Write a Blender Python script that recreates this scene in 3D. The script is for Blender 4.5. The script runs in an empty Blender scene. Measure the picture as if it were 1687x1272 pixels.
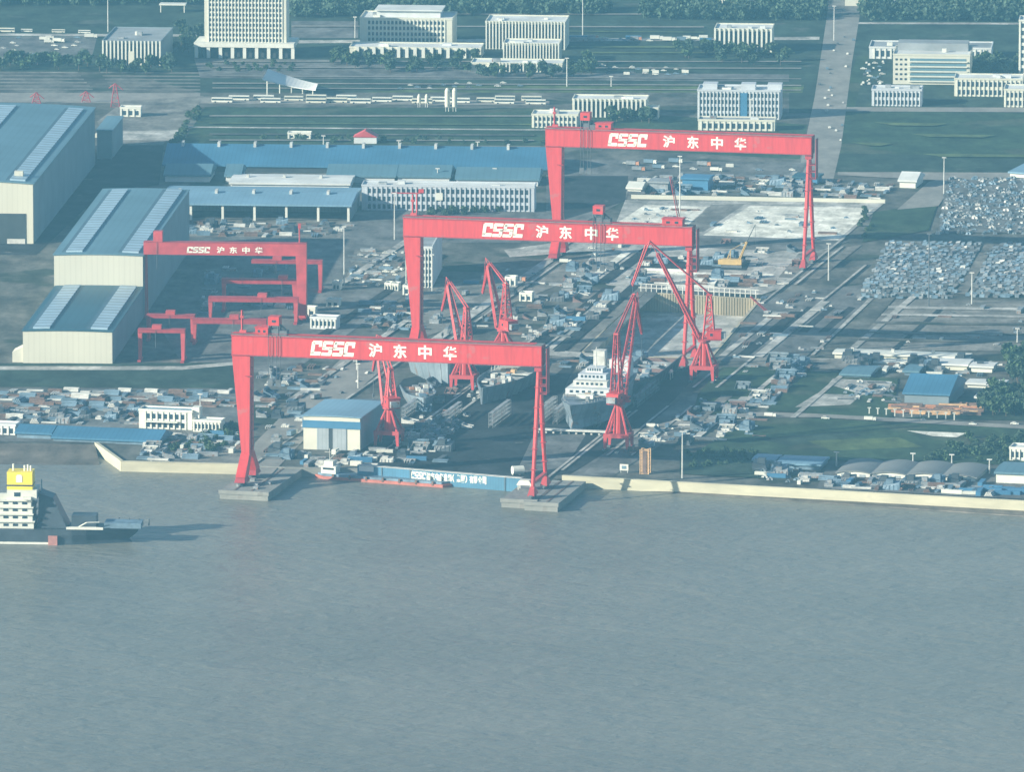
import bpy, bmesh, math, random
from mathutils import Vector, Matrix, Euler
R = math.radians
random.seed(7)
SC = bpy.context.scene
COL = SC.collection

# ------------------------------------------------------------------ camera
F, TH, CH, CY = 16280.0, R(9.8), 889.0, -5200.0      # focal length in photo pixels, pitch, height, distance
cam = bpy.data.cameras.new('camera'); camo = bpy.data.objects.new('camera', cam); COL.objects.link(camo)
camo.location = (0, CY, CH); camo.rotation_euler = (R(90) - TH, 0, 0)
cam.sensor_fit = 'HORIZONTAL'; cam.sensor_width = 36.0; cam.lens = F * 36.0 / 1687.0
cam.clip_start = 1.0; cam.clip_end = 30000.0
SC.camera = camo

# ------------------------------------------------------------------ light
SUN_EL = R(19.5); LX, LY = 0.915, 0.404              # the light travels towards +x and a little away
w = bpy.data.worlds.new('World'); SC.world = w; w.use_nodes = True
nt = w.node_tree; nt.nodes.clear()
wo = nt.nodes.new('ShaderNodeOutputWorld'); bg = nt.nodes.new('ShaderNodeBackground'); sky = nt.nodes.new('ShaderNodeTexSky')
sky.sky_type = 'NISHITA'; sky.sun_disc = False; sky.sun_elevation = SUN_EL; sky.sun_rotation = math.atan2(-LX, -LY)
sky.air_density = 1.0; sky.dust_density = 0.6; sky.ozone_density = 1.6
bg.inputs['Strength'].default_value = 0.075
nt.links.new(sky.outputs[0], bg.inputs['Color']); nt.links.new(bg.outputs[0], wo.inputs['Surface'])
sl = bpy.data.lights.new('sun', 'SUN'); sl.energy = 5.0; sl.angle = R(0.5); sl.color = (1.0, 0.925, 0.765)
so = bpy.data.objects.new('sun', sl); COL.objects.link(so); so.location = (-3000, -1500, 1500)
d = Vector((LX * math.cos(SUN_EL), LY * math.cos(SUN_EL), -math.sin(SUN_EL)))
so.rotation_euler = d.to_track_quat('-Z', 'Y').to_euler()
SC.view_settings.view_transform = 'Standard'; SC.view_settings.look = 'None'
SC.view_settings.gamma = 1.0; SC.view_settings.exposure = 1.0
SC.cycles.volume_bounces = 1; SC.cycles.max_bounces = 6
SC.cycles.use_denoising = True

# ------------------------------------------------------------------ photo pixel -> place on a level
AC, AH, AP = R(12.84), R(4.2), R(5.0)                # yard, halls and campus are turned a little differently
def P(px, py, z=0.0):
    dx = (px - 843.5) / F; dv = (636.0 - py) / F
    ray = Vector((dx, math.cos(TH) + dv * math.sin(TH), -math.sin(TH) + dv * math.cos(TH)))
    t = (CH - z) / -ray.z
    return Vector((0, CY, CH)) + ray * t
def dep(py): return TH - math.atan((636.0 - py) / F)
def S(py): return F / (CH / math.sin(dep(py))) * 1.0
def W(dpx, py): return dpx / S(py)
def HT(dpx, py): return dpx / (S(py) * math.cos(dep(py)))
def DP(dpx, py): return dpx / (S(py) * math.sin(dep(py)))

# ------------------------------------------------------------------ materials
M = {}
def mat(name, col, rough=0.7, var=0.18, scale=0.15, metal=0.0, rib=None, streak=None, bump=0.0, spots=None, col2=None, mottle=None, band=0.22, slab=None):
    m = bpy.data.materials.new(name); m.use_nodes = True
    n = m.node_tree.nodes; L = m.node_tree.links
    b = n['Principled BSDF']; b.inputs['Roughness'].default_value = rough; b.inputs['Metallic'].default_value = metal
    if name.startswith('g_'): b.inputs['Specular IOR Level'].default_value = 0.15
    tc = n.new('ShaderNodeTexCoord'); mp = n.new('ShaderNodeMapping'); L.new(tc.outputs['Object'], mp.inputs['Vector'])
    if streak: mp.inputs['Scale'].default_value = streak
    nz = n.new('ShaderNodeTexNoise'); nz.inputs['Scale'].default_value = scale; nz.inputs['Detail'].default_value = 8.0
    nz.inputs['Roughness'].default_value = 0.62
    L.new(mp.outputs[0], nz.inputs['Vector'])
    cr = n.new('ShaderNodeValToRGB'); L.new(nz.outputs['Fac'], cr.inputs['Fac'])
    c2 = col2 or tuple(c * (1 + var) for c in col)
    c1 = tuple(max(0.0, c * (1 - var)) for c in col)
    e = cr.color_ramp.elements
    e[0].position = 0.36; e[0].color = (*c1, 1); e[1].position = 0.64; e[1].color = (*c2, 1)
    out = cr.outputs['Color']
    if spots:                                        # stains and worn patches of their own shape
        sc_, sc_col, thr = spots
        n2 = n.new('ShaderNodeTexNoise'); n2.inputs['Scale'].default_value = sc_; n2.inputs['Detail'].default_value = 6.0
        L.new(tc.outputs['Object'], n2.inputs['Vector'])
        r2 = n.new('ShaderNodeValToRGB'); r2.color_ramp.elements[0].position = thr; r2.color_ramp.elements[1].position = min(1, thr + 0.06)
        L.new(n2.outputs['Fac'], r2.inputs['Fac'])
        mx = n.new('ShaderNodeMix'); mx.data_type = 'RGBA'; L.new(r2.outputs['Color'], mx.inputs['Factor'])
        L.new(out, mx.inputs['A']); mx.inputs['B'].default_value = (*sc_col, 1); out = mx.outputs['Result']
    if slab:                                         # cast slabs with joints: (length, width, contrast)
        bk = n.new('ShaderNodeTexBrick'); m6 = n.new('ShaderNodeMapping'); m6.inputs['Rotation'].default_value = (0, 0, AC)
        L.new(tc.outputs['Object'], m6.inputs['Vector']); L.new(m6.outputs[0], bk.inputs['Vector'])
        bk.inputs['Scale'].default_value = 1.0; bk.inputs['Brick Width'].default_value = slab[0]; bk.inputs['Row Height'].default_value = slab[1]
        bk.inputs['Mortar Size'].default_value = 0.16; bk.inputs['Bias'].default_value = 0.0
        bk.inputs['Color1'].default_value = (1 - slab[2],) * 3 + (1,); bk.inputs['Color2'].default_value = (1 + slab[2],) * 3 + (1,); bk.inputs['Mortar'].default_value = (.6, .6, .6, 1)
        m7 = n.new('ShaderNodeMix'); m7.data_type = 'RGBA'; m7.blend_type = 'MULTIPLY'; m7.inputs['Factor'].default_value = 1.0
        L.new(out, m7.inputs['A']); L.new(bk.outputs['Color'], m7.inputs['B']); out = m7.outputs['Result']
    if mottle:                                       # fine wear, tracks and litter: (scale, strength)
        n4 = n.new('ShaderNodeTexNoise'); n4.inputs['Scale'].default_value = mottle[0]; n4.inputs['Detail'].default_value = 7.0; n4.inputs['Roughness'].default_value = 0.7
        m4 = n.new('ShaderNodeMapping'); m4.inputs['Rotation'].default_value = (0, 0, AC); m4.inputs['Scale'].default_value = (1.0, 0.45, 1.0)
        L.new(tc.outputs['Object'], m4.inputs['Vector']); L.new(m4.outputs[0], n4.inputs['Vector'])
        r4 = n.new('ShaderNodeValToRGB'); v0 = 1 - mottle[1]; v1 = 1 + mottle[1]
        r4.color_ramp.elements[0].position = 0.34; r4.color_ramp.elements[0].color = (v0, v0, v0, 1); r4.color_ramp.elements[1].position = 0.68; r4.color_ramp.elements[1].color = (v1, v1, v1, 1)
        L.new(n4.outputs['Fac'], r4.inputs['Fac'])
        m5 = n.new('ShaderNodeMix'); m5.data_type = 'RGBA'; m5.blend_type = 'MULTIPLY'; m5.inputs['Factor'].default_value = 1.0
        L.new(out, m5.inputs['A']); L.new(r4.outputs['Color'], m5.inputs['B']); out = m5.outputs['Result']
    if rib:                                          # seams of sheet cladding: (axis, spacing in metres, darkening)
        ax, sp, dk = rib
        wv = n.new('ShaderNodeTexWave'); wv.wave_type = 'BANDS'; wv.bands_direction = ax
        wv.inputs['Scale'].default_value = 0.314 / sp; wv.inputs['Distortion'].default_value = 0.0
        L.new(tc.outputs['Object'], wv.inputs['Vector'])
        r3 = n.new('ShaderNodeValToRGB'); r3.color_ramp.elements[0].position = 0.0; r3.color_ramp.elements[0].color = (dk, dk, dk, 1)
        r3.color_ramp.elements[1].position = band; r3.color_ramp.elements[1].color = (1, 1, 1, 1)
        L.new(wv.outputs['Fac'], r3.inputs['Fac'])
        mm = n.new('ShaderNodeMix'); mm.data_type = 'RGBA'; mm.blend_type = 'MULTIPLY'; mm.inputs['Factor'].default_value = 1.0
        L.new(out, mm.inputs['A']); L.new(r3.outputs['Color'], mm.inputs['B']); out = mm.outputs['Result']
    if bump:
        bp = n.new('ShaderNodeBump'); bp.inputs['Strength'].default_value = bump; bp.inputs['Distance'].default_value = 0.3
        L.new(nz.outputs['Fac'], bp.inputs['Height']); L.new(bp.outputs[0], b.inputs['Normal'])
    L.new(out, b.inputs['Base Color'])
    M[name] = m; return m

mat('red_paint', (0.54, 0.036, 0.036), 0.55, 0.13, 0.5, streak=(1, 1, 0.12), spots=(0.16, (0.46, 0.085, 0.08), 0.62), rib=('X', 11.0, 0.86), band=0.04)
mat('red_fade', (0.46, 0.05, 0.055), 0.6, 0.2, 0.12)
mat('red_dark', (0.34, 0.03, 0.04), 0.6, 0.2, 0.2)
mat('deck_grey', (0.20, 0.19, 0.18), 0.8, 0.25, 0.3)
mat('letter_white', (0.80, 0.80, 0.68), 0.6, 0.05, 0.3)
mat('cream', (0.57, 0.555, 0.45), 0.7, 0.05, 0.05, rib=('X', 3.0, 0.93), streak=(1, 1, 0.2))
mat('cream_flat', (0.57, 0.56, 0.46), 0.75, 0.06, 0.08)
mat('white_paint', (0.64, 0.64, 0.56), 0.65, 0.07, 0.2)
mat('grey_wall', (0.46, 0.49, 0.52), 0.75, 0.08, 0.1)
mat('pale_grey', (0.56, 0.58, 0.57), 0.75, 0.10, 0.12)
mat('side_grey', (0.18, 0.23, 0.26), 0.75, 0.1, 0.06, rib=('Y', 4.0, 0.9))  # wall grey, darkened to put shade on the halls' right sides
mat('roof_blue', (0.050, 0.155, 0.26), 0.55, 0.14, 0.03, rib=('X', 2.5, 0.86))
mat('roof_slate', (0.10, 0.19, 0.24), 0.55, 0.12, 0.02, rib=('X', 4.0, 0.9))
mat('roof_deep', (0.022, 0.08, 0.115), 0.55, 0.12, 0.02, rib=('X', 4.0, 0.88))
mat('roof_light', (0.17, 0.29, 0.38), 0.5, 0.12, 0.03, rib=('X', 3.0, 0.9))
mat('skylight', (0.34, 0.46, 0.54), 0.4, 0.12, 0.08, rib=('Y', 9.0, 0.5), band=0.55)
mat('gutter', (0.06, 0.11, 0.15), 0.7, 0.2, 0.2)
mat('roof_white', (0.60, 0.61, 0.58), 0.8, 0.14, 0.05)
mat('roof_grey', (0.25, 0.27, 0.28), 0.85, 0.2, 0.06)
mat('roof_arch', (0.17, 0.175, 0.17), 0.7, 0.10, 0.06, rib=('X', 1.6, 0.9))
mat('band_blue', (0.05, 0.17, 0.30), 0.5, 0.1, 0.1)
mat('gate_blue', (0.045, 0.16, 0.26), 0.55, 0.14, 0.06, rib=('X', 1.5, 0.85))
mat('door_grey', (0.30, 0.34, 0.36), 0.6, 0.1, 0.1, rib=('X', 2.0, 0.85))
mat('glass', (0.03, 0.05, 0.07), 0.12, 0.2, 0.2)
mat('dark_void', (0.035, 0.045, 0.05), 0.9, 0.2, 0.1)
mat('steel_dark', (0.09, 0.10, 0.11), 0.6, 0.3, 0.2)
mat('steel_grey', (0.24, 0.26, 0.27), 0.6, 0.35, 0.25, spots=(0.4, (0.2, 0.11, 0.07), 0.6))
mat('steel_blue', (0.13, 0.2, 0.26), 0.6, 0.3, 0.2)
mat('steel_pale', (0.50, 0.50, 0.46), 0.7, 0.2, 0.3)
mat('rust', (0.15, 0.095, 0.075), 0.8, 0.35, 0.4)
mat('orange', (0.42, 0.19, 0.10), 0.6, 0.2, 0.3)
mat('yellow', (0.50, 0.34, 0.12), 0.55, 0.12, 0.3)
mat('lemon', (0.85, 0.66, 0.05), 0.5, 0.05, 0.3)
mat('tan', (0.52, 0.33, 0.17), 0.7, 0.2, 0.4)
mat('primer', (0.18, 0.11, 0.10), 0.7, 0.25, 0.2)
mat('hull_grey', (0.15, 0.19, 0.22), 0.6, 0.25, 0.08, rib=('X', 6.0, 0.85), spots=(0.12, (0.2, 0.15, 0.12), 0.62))
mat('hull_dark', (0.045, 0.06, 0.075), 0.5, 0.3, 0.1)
mat('hull_red', (0.45, 0.20, 0.17), 0.6, 0.2, 0.2)
mat('barge_red', (0.40, 0.12, 0.085), 0.6, 0.2, 0.2)
mat('concrete', (0.22, 0.22, 0.20), 0.85, 0.2, 0.08, spots=(0.15, (0.2, 0.19, 0.17), 0.62))
mat('quay_wall', (0.47, 0.445, 0.32), 0.85, 0.12, 0.05, streak=(1, 1, 4), spots=(0.05, (0.42, 0.38, 0.3), 0.68))
mat('dock_wall', (0.44, 0.38, 0.26), 0.85, 0.25, 0.1, streak=(1, 1, 0.15))
mat('bark', (0.10, 0.075, 0.05), 0.9, 0.3, 1.0)
mat('leaf', (0.045, 0.085, 0.032), 0.8, 0.55, 0.25)
mat('leaf_dark', (0.040, 0.075, 0.045), 0.8, 0.5, 0.25)
mat('tyre', (0.03, 0.03, 0.03), 0.9, 0.2, 1.0)
# ground sheets
GS = (1.0, 0.55, 1.0)
mat('g_dirt', (0.10, 0.102, 0.088), 0.95, 0.45, 0.035, streak=GS, spots=(0.02, (0.04, 0.05, 0.035), 0.56), col2=(0.16, 0.155, 0.135), mottle=(0.09, 0.42))
mat('g_asphalt', (0.14, 0.14, 0.135), 0.9, 0.22, 0.05, streak=GS, spots=(0.03, (0.11, 0.11, 0.105), 0.6), slab=(26.0, 14.0, 0.12), mottle=(0.09, 0.42))
mat('g_dark', (0.028, 0.032, 0.035), 0.9, 0.3, 0.05, streak=GS, spots=(0.06, (0.13, 0.125, 0.115), 0.66), slab=(20.0, 12.0, 0.2), mottle=(0.09, 0.42))  # dark asphalt; the slipway's shade is darkened into this colour too
mat('g_pave', (0.19, 0.18, 0.16), 0.9, 0.16, 0.04, streak=GS, spots=(0.03, (0.17, 0.16, 0.15), 0.62), slab=(16.0, 9.0, 0.16), mottle=(0.09, 0.42))
mat('g_road', (0.25, 0.235, 0.21), 0.9, 0.12, 0.04, streak=GS, mottle=(0.09, 0.2))
mat('g_pale', (0.38, 0.37, 0.335), 0.9, 0.2, 0.06, streak=GS, spots=(0.05, (0.2, 0.2, 0.19), 0.64), slab=(13.0, 8.0, 0.18), mottle=(0.09, 0.42))
mat('g_white', (0.72, 0.70, 0.60), 0.9, 0.14, 0.06, streak=GS, spots=(0.07, (0.34, 0.33, 0.3), 0.66), slab=(18.0, 10.0, 0.14), mottle=(0.09, 0.42))
mat('g_grass', (0.034, 0.058, 0.028), 0.95, 0.35, 0.03, streak=GS, spots=(0.016, (0.065, 0.075, 0.045), 0.58), mottle=(0.09, 0.42))
mat('g_grass_dark', (0.032, 0.050, 0.034), 0.95, 0.4, 0.035, streak=GS, spots=(0.03, (0.07, 0.08, 0.065), 0.62), mottle=(0.09, 0.42))
mat('g_grass_light', (0.085, 0.115, 0.042), 0.95, 0.25, 0.04, streak=GS, mottle=(0.09, 0.42))
mat('g_mud', (0.15, 0.13, 0.105), 0.7, 0.2, 0.06, streak=(0.3, 1, 1), mottle=(0.09, 0.42))

# ------------------------------------------------------------------ mesh collector
class MB:
    def __init__(s, T=None): s.v = []; s.f = []; s.mi = []; s.T = T; s.m = 0
    def add(s, vs, fs):
        o = len(s.v)
        for p in vs:
            p = Vector(p); s.v.append(s.T @ p if s.T else p)
        for f in fs: s.f.append([i + o for i in f]); s.mi.append(s.m)
    def box(s, x0, x1, y0, y1, z0, z1):
        s.add([(x0,y0,z0),(x1,y0,z0),(x1,y1,z0),(x0,y1,z0),(x0,y0,z1),(x1,y0,z1),(x1,y1,z1),(x0,y1,z1)],
              [(3,2,1,0),(4,5,6,7),(0,1,5,4),(1,2,6,5),(2,3,7,6),(3,0,4,7)])
    def hexa(s, b, t):                               # four bottom and four top corners
        s.add(list(b) + list(t), [(3,2,1,0),(4,5,6,7),(0,1,5,4),(1,2,6,5),(2,3,7,6),(3,0,4,7)])
    def bar(s, a, b, r, n=4, r2=None):
        a = Vector(a); b = Vector(b); r2 = r if r2 is None else r2
        z = (b - a); 
        if z.length < 1e-6: return
        z.normalize(); x = z.orthogonal().normalized(); y = z.cross(x)
        vs = []
        for c, rr in ((a, r), (b, r2)):
            for k in range(n):
                t = 2 * math.pi * (k + 0.5) / n; vs.append(c + x * math.cos(t) * rr + y * math.sin(t) * rr)
        fs = [(k, (k + 1) % n, n + (k + 1) % n, n + k) for k in range(n)] + [tuple(range(n - 1, -1, -1)), tuple(range(n, 2 * n))]
        s.add(vs, fs)
    def prism(s, pts, z0, z1):                       # outline in x, y
        n = len(pts); vs = [(x, y, z0) for x, y in pts] + [(x, y, z1) for x, y in pts]
        s.add(vs, [tuple(range(n - 1, -1, -1)), tuple(range(n, 2 * n))] + [(k, (k + 1) % n, n + (k + 1) % n, n + k) for k in range(n)])
    def prismy(s, pts, y0, y1):                      # outline in x, z, pushed along y
        n = len(pts); vs = [(x, y0, z) for x, z in pts] + [(x, y1, z) for x, z in pts]
        s.add(vs, [tuple(range(n)), tuple(range(2 * n - 1, n - 1, -1))] + [(n + k, n + (k + 1) % n, (k + 1) % n, k) for k in range(n)])
    def lattice(s, a0, a1, b0, b1, n, rc, rb):       # two chords a0-a1, b0-b1 with zigzag bracing
        a0, a1, b0, b1 = map(Vector, (a0, a1, b0, b1))
        s.bar(a0, a1, rc); s.bar(b0, b1, rc)
        for k in range(n):
            p = a0.lerp(a1, k / n); q = b0.lerp(b1, (k + 1) / n); r_ = b0.lerp(b1, k / n)
            s.bar(p, r_, rb); s.bar(*((p, q) if k % 2 else (r_, a0.lerp(a1, (k + 1) / n))), rb)
        s.bar(a1, b1, rb)
    def build(s, name, m, parent=None, smooth=False):
        me = bpy.data.meshes.new(name); me.from_pydata([tuple(v) for v in s.v], [], s.f)
        for q in (m if isinstance(m, (list, tuple)) else [m]): me.materials.append(M[q] if isinstance(q, str) else q)
        me.polygons.foreach_set('material_index', s.mi)
        if smooth: me.polygons.foreach_set('use_smooth', [True] * len(s.f))
        me.update()
        o = bpy.data.objects.new(name, me); COL.objects.link(o)
        if parent: o.parent = parent
        return o
def tag(o, label=None, cat=None, group=None, kind=None):
    if label: o['label'] = label
    if cat: o['category'] = cat
    if group: o['group'] = group
    if kind: o['kind'] = kind
    return o
def thing(name, label, cat, loc, rz=0.0, group=None):
    o = bpy.data.objects.new(name, None); COL.objects.link(o); o.location = loc; o.rotation_euler = (0, 0, rz)
    o.empty_display_size = 1.0
    return tag(o, label, cat, group)
def inst(o, parent=None, loc=None):
    c = o.copy(); COL.objects.link(c)
    if parent: c.parent = parent
    if loc is not None: c.location = loc
    return c
def copy_tree(o, parent=None):
    c = o.copy(); COL.objects.link(c)
    if parent: c.parent = parent
    for ch in list(o.children): copy_tree(ch, c)
    return c
def boxpart(name, m, parent, *b):
    k = MB(); k.box(*b); return k.build(name, m, parent)

# ------------------------------------------------------------------ ground, water, dry dock
DOCK_Z = -10.0
dockpx = [(958, 586), (1168, 590), (1250, 493), (1052, 482)]
dock = [P(x, y) for x, y in dockpx]
edge = [(-700, 722), (157, 733), (200, 764), (405, 769), (470, 772), (592, 774), (862, 796), (926, 789), (1687, 831), (2400, 871)]
def sheet(name, pts, m, z, kind='structure', hole=None):
    bm = bmesh.new(); es = []
    for ring in [pts] + ([hole] if hole else []):
        vs = [bm.verts.new((p[0], p[1], z)) for p in ring]
        for i in range(len(vs)): es.append(bm.edges.new((vs[i], vs[(i + 1) % len(vs)])))
    bmesh.ops.triangle_fill(bm, edges=es, use_beauty=True)
    for f in bm.faces:
        f.normal_update()
        if f.normal.z < 0: f.normal_flip()
    me = bpy.data.meshes.new(name); bm.to_mesh(me); bm.free(); me.materials.append(M[m])
    o = bpy.data.objects.new(name, me); COL.objects.link(o); o['kind'] = kind
    return o
XW = 3800.0; YN, YF = -5900.0, 4200.0
land = [P(x, y) for x, y in edge]
ring = [(-XW, land[0].y)] + land + [(XW, land[-1].y), (XW, YF), (-XW, YF)]
sheet('ground', ring, 'g_dirt', 0.0, hole=dock)

def water_material():
    m = bpy.data.materials.new('river_water'); m.use_nodes = True; n = m.node_tree.nodes; L = m.node_tree.links
    b = n['Principled BSDF']
    tc = n.new('ShaderNodeTexCoord')
    mp = n.new('ShaderNodeMapping'); mp.inputs['Rotation'].default_value = (0, 0, R(-14)); mp.inputs['Scale'].default_value = (0.55, 1.0, 1.0)
    L.new(tc.outputs['Object'], mp.inputs['Vector'])
    hs = []
    for sc, det, wt in ((0.012, 3, 1.6), (0.06, 5, 2.2), (0.20, 5, 1.25)):
        z = n.new('ShaderNodeTexNoise'); z.inputs['Scale'].default_value = sc; z.inputs['Detail'].default_value = det
        z.inputs['Distortion'].default_value = 0.4
        L.new(mp.outputs[0], z.inputs['Vector'])
        mu = n.new('ShaderNodeMath'); mu.operation = 'MULTIPLY'; mu.inputs[1].default_value = wt; L.new(z.outputs['Fac'], mu.inputs[0]); hs.append(mu)
    a1 = n.new('ShaderNodeMath'); L.new(hs[0].outputs[0], a1.inputs[0]); L.new(hs[1].outputs[0], a1.inputs[1])
    a2 = n.new('ShaderNodeMath'); L.new(a1.outputs[0], a2.inputs[0]); L.new(hs[2].outputs[0], a2.inputs[1])
    bp = n.new('ShaderNodeBump'); bp.inputs['Strength'].default_value = 0.55; bp.inputs['Distance'].default_value = 1.6
    L.new(a2.outputs[0], bp.inputs['Height']); L.new(bp.outputs[0], b.inputs['Normal'])
    big = n.new('ShaderNodeTexNoise'); big.inputs['Scale'].default_value = 0.006; big.inputs['Detail'].default_value = 5
    L.new(mp.outputs[0], big.inputs['Vector'])
    cr = n.new('ShaderNodeValToRGB'); cr.color_ramp.elements[0].position = 0.3; cr.color_ramp.elements[0].color = (0.150, 0.150, 0.128, 1)
    cr.color_ramp.elements[1].position = 0.7; cr.color_ramp.elements[1].color = (0.205, 0.20, 0.170, 1)
    L.new(big.outputs['Fac'], cr.inputs['Fac']); L.new(cr.outputs['Color'], b.inputs['Base Color'])
    b.inputs['Roughness'].default_value = 0.40; b.inputs['IOR'].default_value = 1.33
    M['water'] = m
water_material()
k = MB(); k.add([(-XW, YN, -4), (XW, YN, -4), (XW, YF, -4), (-XW, YF, -4)], [(0, 1, 2, 3)])
# the river only reaches to the quay: leave the dry dock free
bpy.data.meshes
def river():
    e2 = [P(x, y) for x, y in edge]
    ring = [(-XW, YN), (XW, YN), (XW, e2[-1].y + 40)] + [(p.x, p.y + 40) for p in reversed(e2)] + [(-XW, e2[0].y + 40)]
    sheet('river', ring, 'water', -4.0)
river()
# quay faces below the ground edge
def quayface(i0, i1, name, label, top, m, th=1.2, bot=-6.0, z0px=None):
    k = MB()
    for i in range(i0, i1):
        a, b = land[i], land[i + 1]; dr = (b - a).normalized(); nn = Vector((dr.y, -dr.x, 0))
        p = [a + nn * 0.05, b + nn * 0.05, b - nn * th, a - nn * th]
        p = [a + nn * 0.3, b + nn * 0.3, b - nn * th, a - nn * th]
        k.hexa([(q.x, q.y, bot) for q in p], [(q.x, q.y, top) for q in p])
        c = [a + nn * 0.5, b + nn * 0.5, b - nn * (th + .2), a - nn * (th + .2)]
        k.hexa([(q.x, q.y, top) for q in c], [(q.x, q.y, top + 0.35) for q in c])
    o = k.build(name, m); return tag(o, label, 'wall')
quayface(7, 9, 'flood_wall', 'long cream concrete flood wall along the river at the right of the shipyard', 1.4, 'quay_wall')
quayface(1, 3, 'flood_wall', 'cream concrete quay wall bending round at the left of the front gantry crane', 1.0, 'quay_wall')
quayface(3, 5, 'quay_edge', 'low grey quay edge between the left crane pier and the blue dock gate', 0.3, 'concrete')
k = MB()   # muddy bank at the far left
a, b = land[0], land[1]
k.add([(a.x, a.y + .3, 0.04), (b.x, b.y + .3, 0.04), (b.x + 4, b.y - 40, -4.4), (a.x, a.y - 48, -4.4)], [(3, 2, 1, 0)])
k.build('mud_bank', 'g_mud')['kind'] = 'structure'
k = MB()   # wet mud at the foot of the right wall
a, b = land[7], land[9]
k.add([(a.x + 10, a.y - .2, -3.2), (b.x, b.y - .2, -3.2), (b.x, b.y - 26, -4.05), (a.x + 30, a.y - 9, -4.05)], [(0, 3, 2, 1)])
k.build('mud_bank', 'g_mud')['kind'] = 'structure'
# dry dock: floor and walls
sheet('dock_floor', [(p.x, p.y) for p in dock], 'g_pale', DOCK_Z)
k = MB()
for i in range(4):
    a, b = dock[i], dock[(i + 1) % 4]; dr = (b - a).normalized(); nn = Vector((dr.y, -dr.x, 0))
    p = [a, b, b + nn * 1.5, a + nn * 1.5]
    k.hexa([(q.x, q.y, DOCK_Z - 1) for q in p], [(q.x, q.y, 0.25) for q in p])
dw = tag(k.build('dock_wall', 'dock_wall'), 'sandy ribbed walls of the sunken dry dock behind the middle gantry crane', 'dock wall')
k = MB(); a, b = dock[2], dock[3]; n_ = 44
for i in range(n_ + 1):
    q = a.lerp(b, (i + .5) / (n_ + 1)); k.box(q.x - .5, q.x + .5, q.y - 1.0, q.y - 0.05, DOCK_Z, 0.2)
k.build('wall_rib', 'dock_wall', dw)
k = MB()
for i in range(23):
    q = a.lerp(b, (i + .5) / 23); k.bar((q.x, q.y + 3, 0.1), (q.x, q.y + 3, 4.6), .28); 
for z in (2.4, 4.6): k.bar((a.x, a.y + 3, z), (b.x, b.y + 3, z), .3)
tag(k.build('dock_gallery', 'steel_pale'), 'pale railed pipe gallery standing along the head of the dry dock', 'gallery')

# ------------------------------------------------------------------ ground patches (each a sheet of its own)
_z = [0.0]
def patch(name, m, px, dz=None):
    _z[0] += 0.005 if dz is None else dz
    return sheet(name, [(P(x, y).x, P(x, y).y) for x, y in px], m, round(_z[0], 3))
patch('grass', 'g_grass_dark', [(-400, -120), (2100, -120), (2100, 186), (1300, 186), (1300, 152), (330, 152), (200, 118), (-400, 118)])
patch('grass', 'g_grass', [(338, 176), (905, 178), (1330, 205), (1318, 262), (905, 240), (300, 236)])
patch('grass', 'g_grass_light', [(770, 140), (1325, 140), (1322, 152), (600, 152)])
patch('grass', 'g_grass', [(1396, 184), (2000, 186), (2000, 290), (1374, 284)])
patch('grass', 'g_grass', [(1412, 92), (1430, 92), (1392, 240), (1378, 283), (1350, 286)])
patch('grass', 'g_grass_dark', [(1360, 252), (1687, 258), (1687, 284), (1374, 284)])
patch('pavement', 'g_asphalt', [(-400, 60), (160, 60), (150, 100), (-400, 100)])
patch('pavement', 'g_asphalt', [(320, 96), (560, 98), (800, 118), (1300, 122), (1300, 134), (330, 128)])
patch('pavement', 'g_asphalt', [(480, 34), (590, 34), (590, 62), (480, 62)])
patch('road', 'g_road', [(1312, 300), (1342, 160), (1362, 28), (1416, 28), (1404, 100), (1386, 240), (1372, 300)])
patch('road', 'g_asphalt', [(1362, 28), (1370, -60), (1420, -60), (1416, 28)])
patch('road', 'g_pale', [(-400, 53), (337, 56), (337, 60), (-400, 57)])
patch('road', 'g_pale', [(470, 66), (1350, 60), (1350, 65), (470, 71)])
patch('road', 'g_road', [(1395, 176), (2000, 178), (2000, 186), (1393, 183)])
patch('road', 'g_pale', [(1415, 36), (2000, 38), (2000, 41), (1414, 39)])
patch('road', 'g_road', [(-400, 152), (330, 153), (330, 160), (905, 166), (905, 173), (330, 170), (-400, 166)])
for i in range(6):                                   # mown terraces with gravel paths at the far left
    patch('path', 'g_pave', [(-300, 117 + i * 5.6), (128 + i * 5, 118 + i * 5.6), (128 + i * 5, 120 + i * 5.6), (-300, 119.2 + i * 5.6)])
    patch('path', 'g_pave', [(165 + 4 * i, 118 + i * 5.6), (330, 119 + i * 5.6), (330, 120.8 + i * 5.6), (165 + 4 * i, 120 + i * 5.6)])
patch('road', 'g_pale', [(300, 208), (905, 213), (905, 215), (300, 210)])
patch('apron', 'g_pave', [(205, 166), (336, 158), (318, 190), (268, 238), (178, 240), (160, 200)])
patch('apron', 'g_pale', [(186, 216), (310, 214), (290, 232), (182, 230)])
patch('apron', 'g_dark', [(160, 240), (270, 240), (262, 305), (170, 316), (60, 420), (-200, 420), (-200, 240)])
patch('apron', 'g_asphalt', [(300, 360), (690, 345), (690, 470), (560, 560), (470, 620), (300, 600), (240, 500)])
patch('apron', 'g_pave', [(300, 362), (580, 364), (560, 392), (300, 390)])
patch('apron', 'g_pave', [(585, 410), (670, 405), (668, 455), (570, 460)])
patch('apron', 'g_asphalt', [(900, 262), (1330, 268), (1312, 300), (1045, 292), (1030, 330), (900, 400), (700, 400), (700, 345), (900, 350)])
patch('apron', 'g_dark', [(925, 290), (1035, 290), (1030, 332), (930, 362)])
patch('apron', 'g_pave', [(700, 470), (760, 464), (1000, 412), (1040, 420), (900, 478), (690, 560), (690, 500)])
patch('apron', 'g_pale', [(830, 412), (1000, 388), (1040, 392), (1010, 412), (840, 424)])
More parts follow.
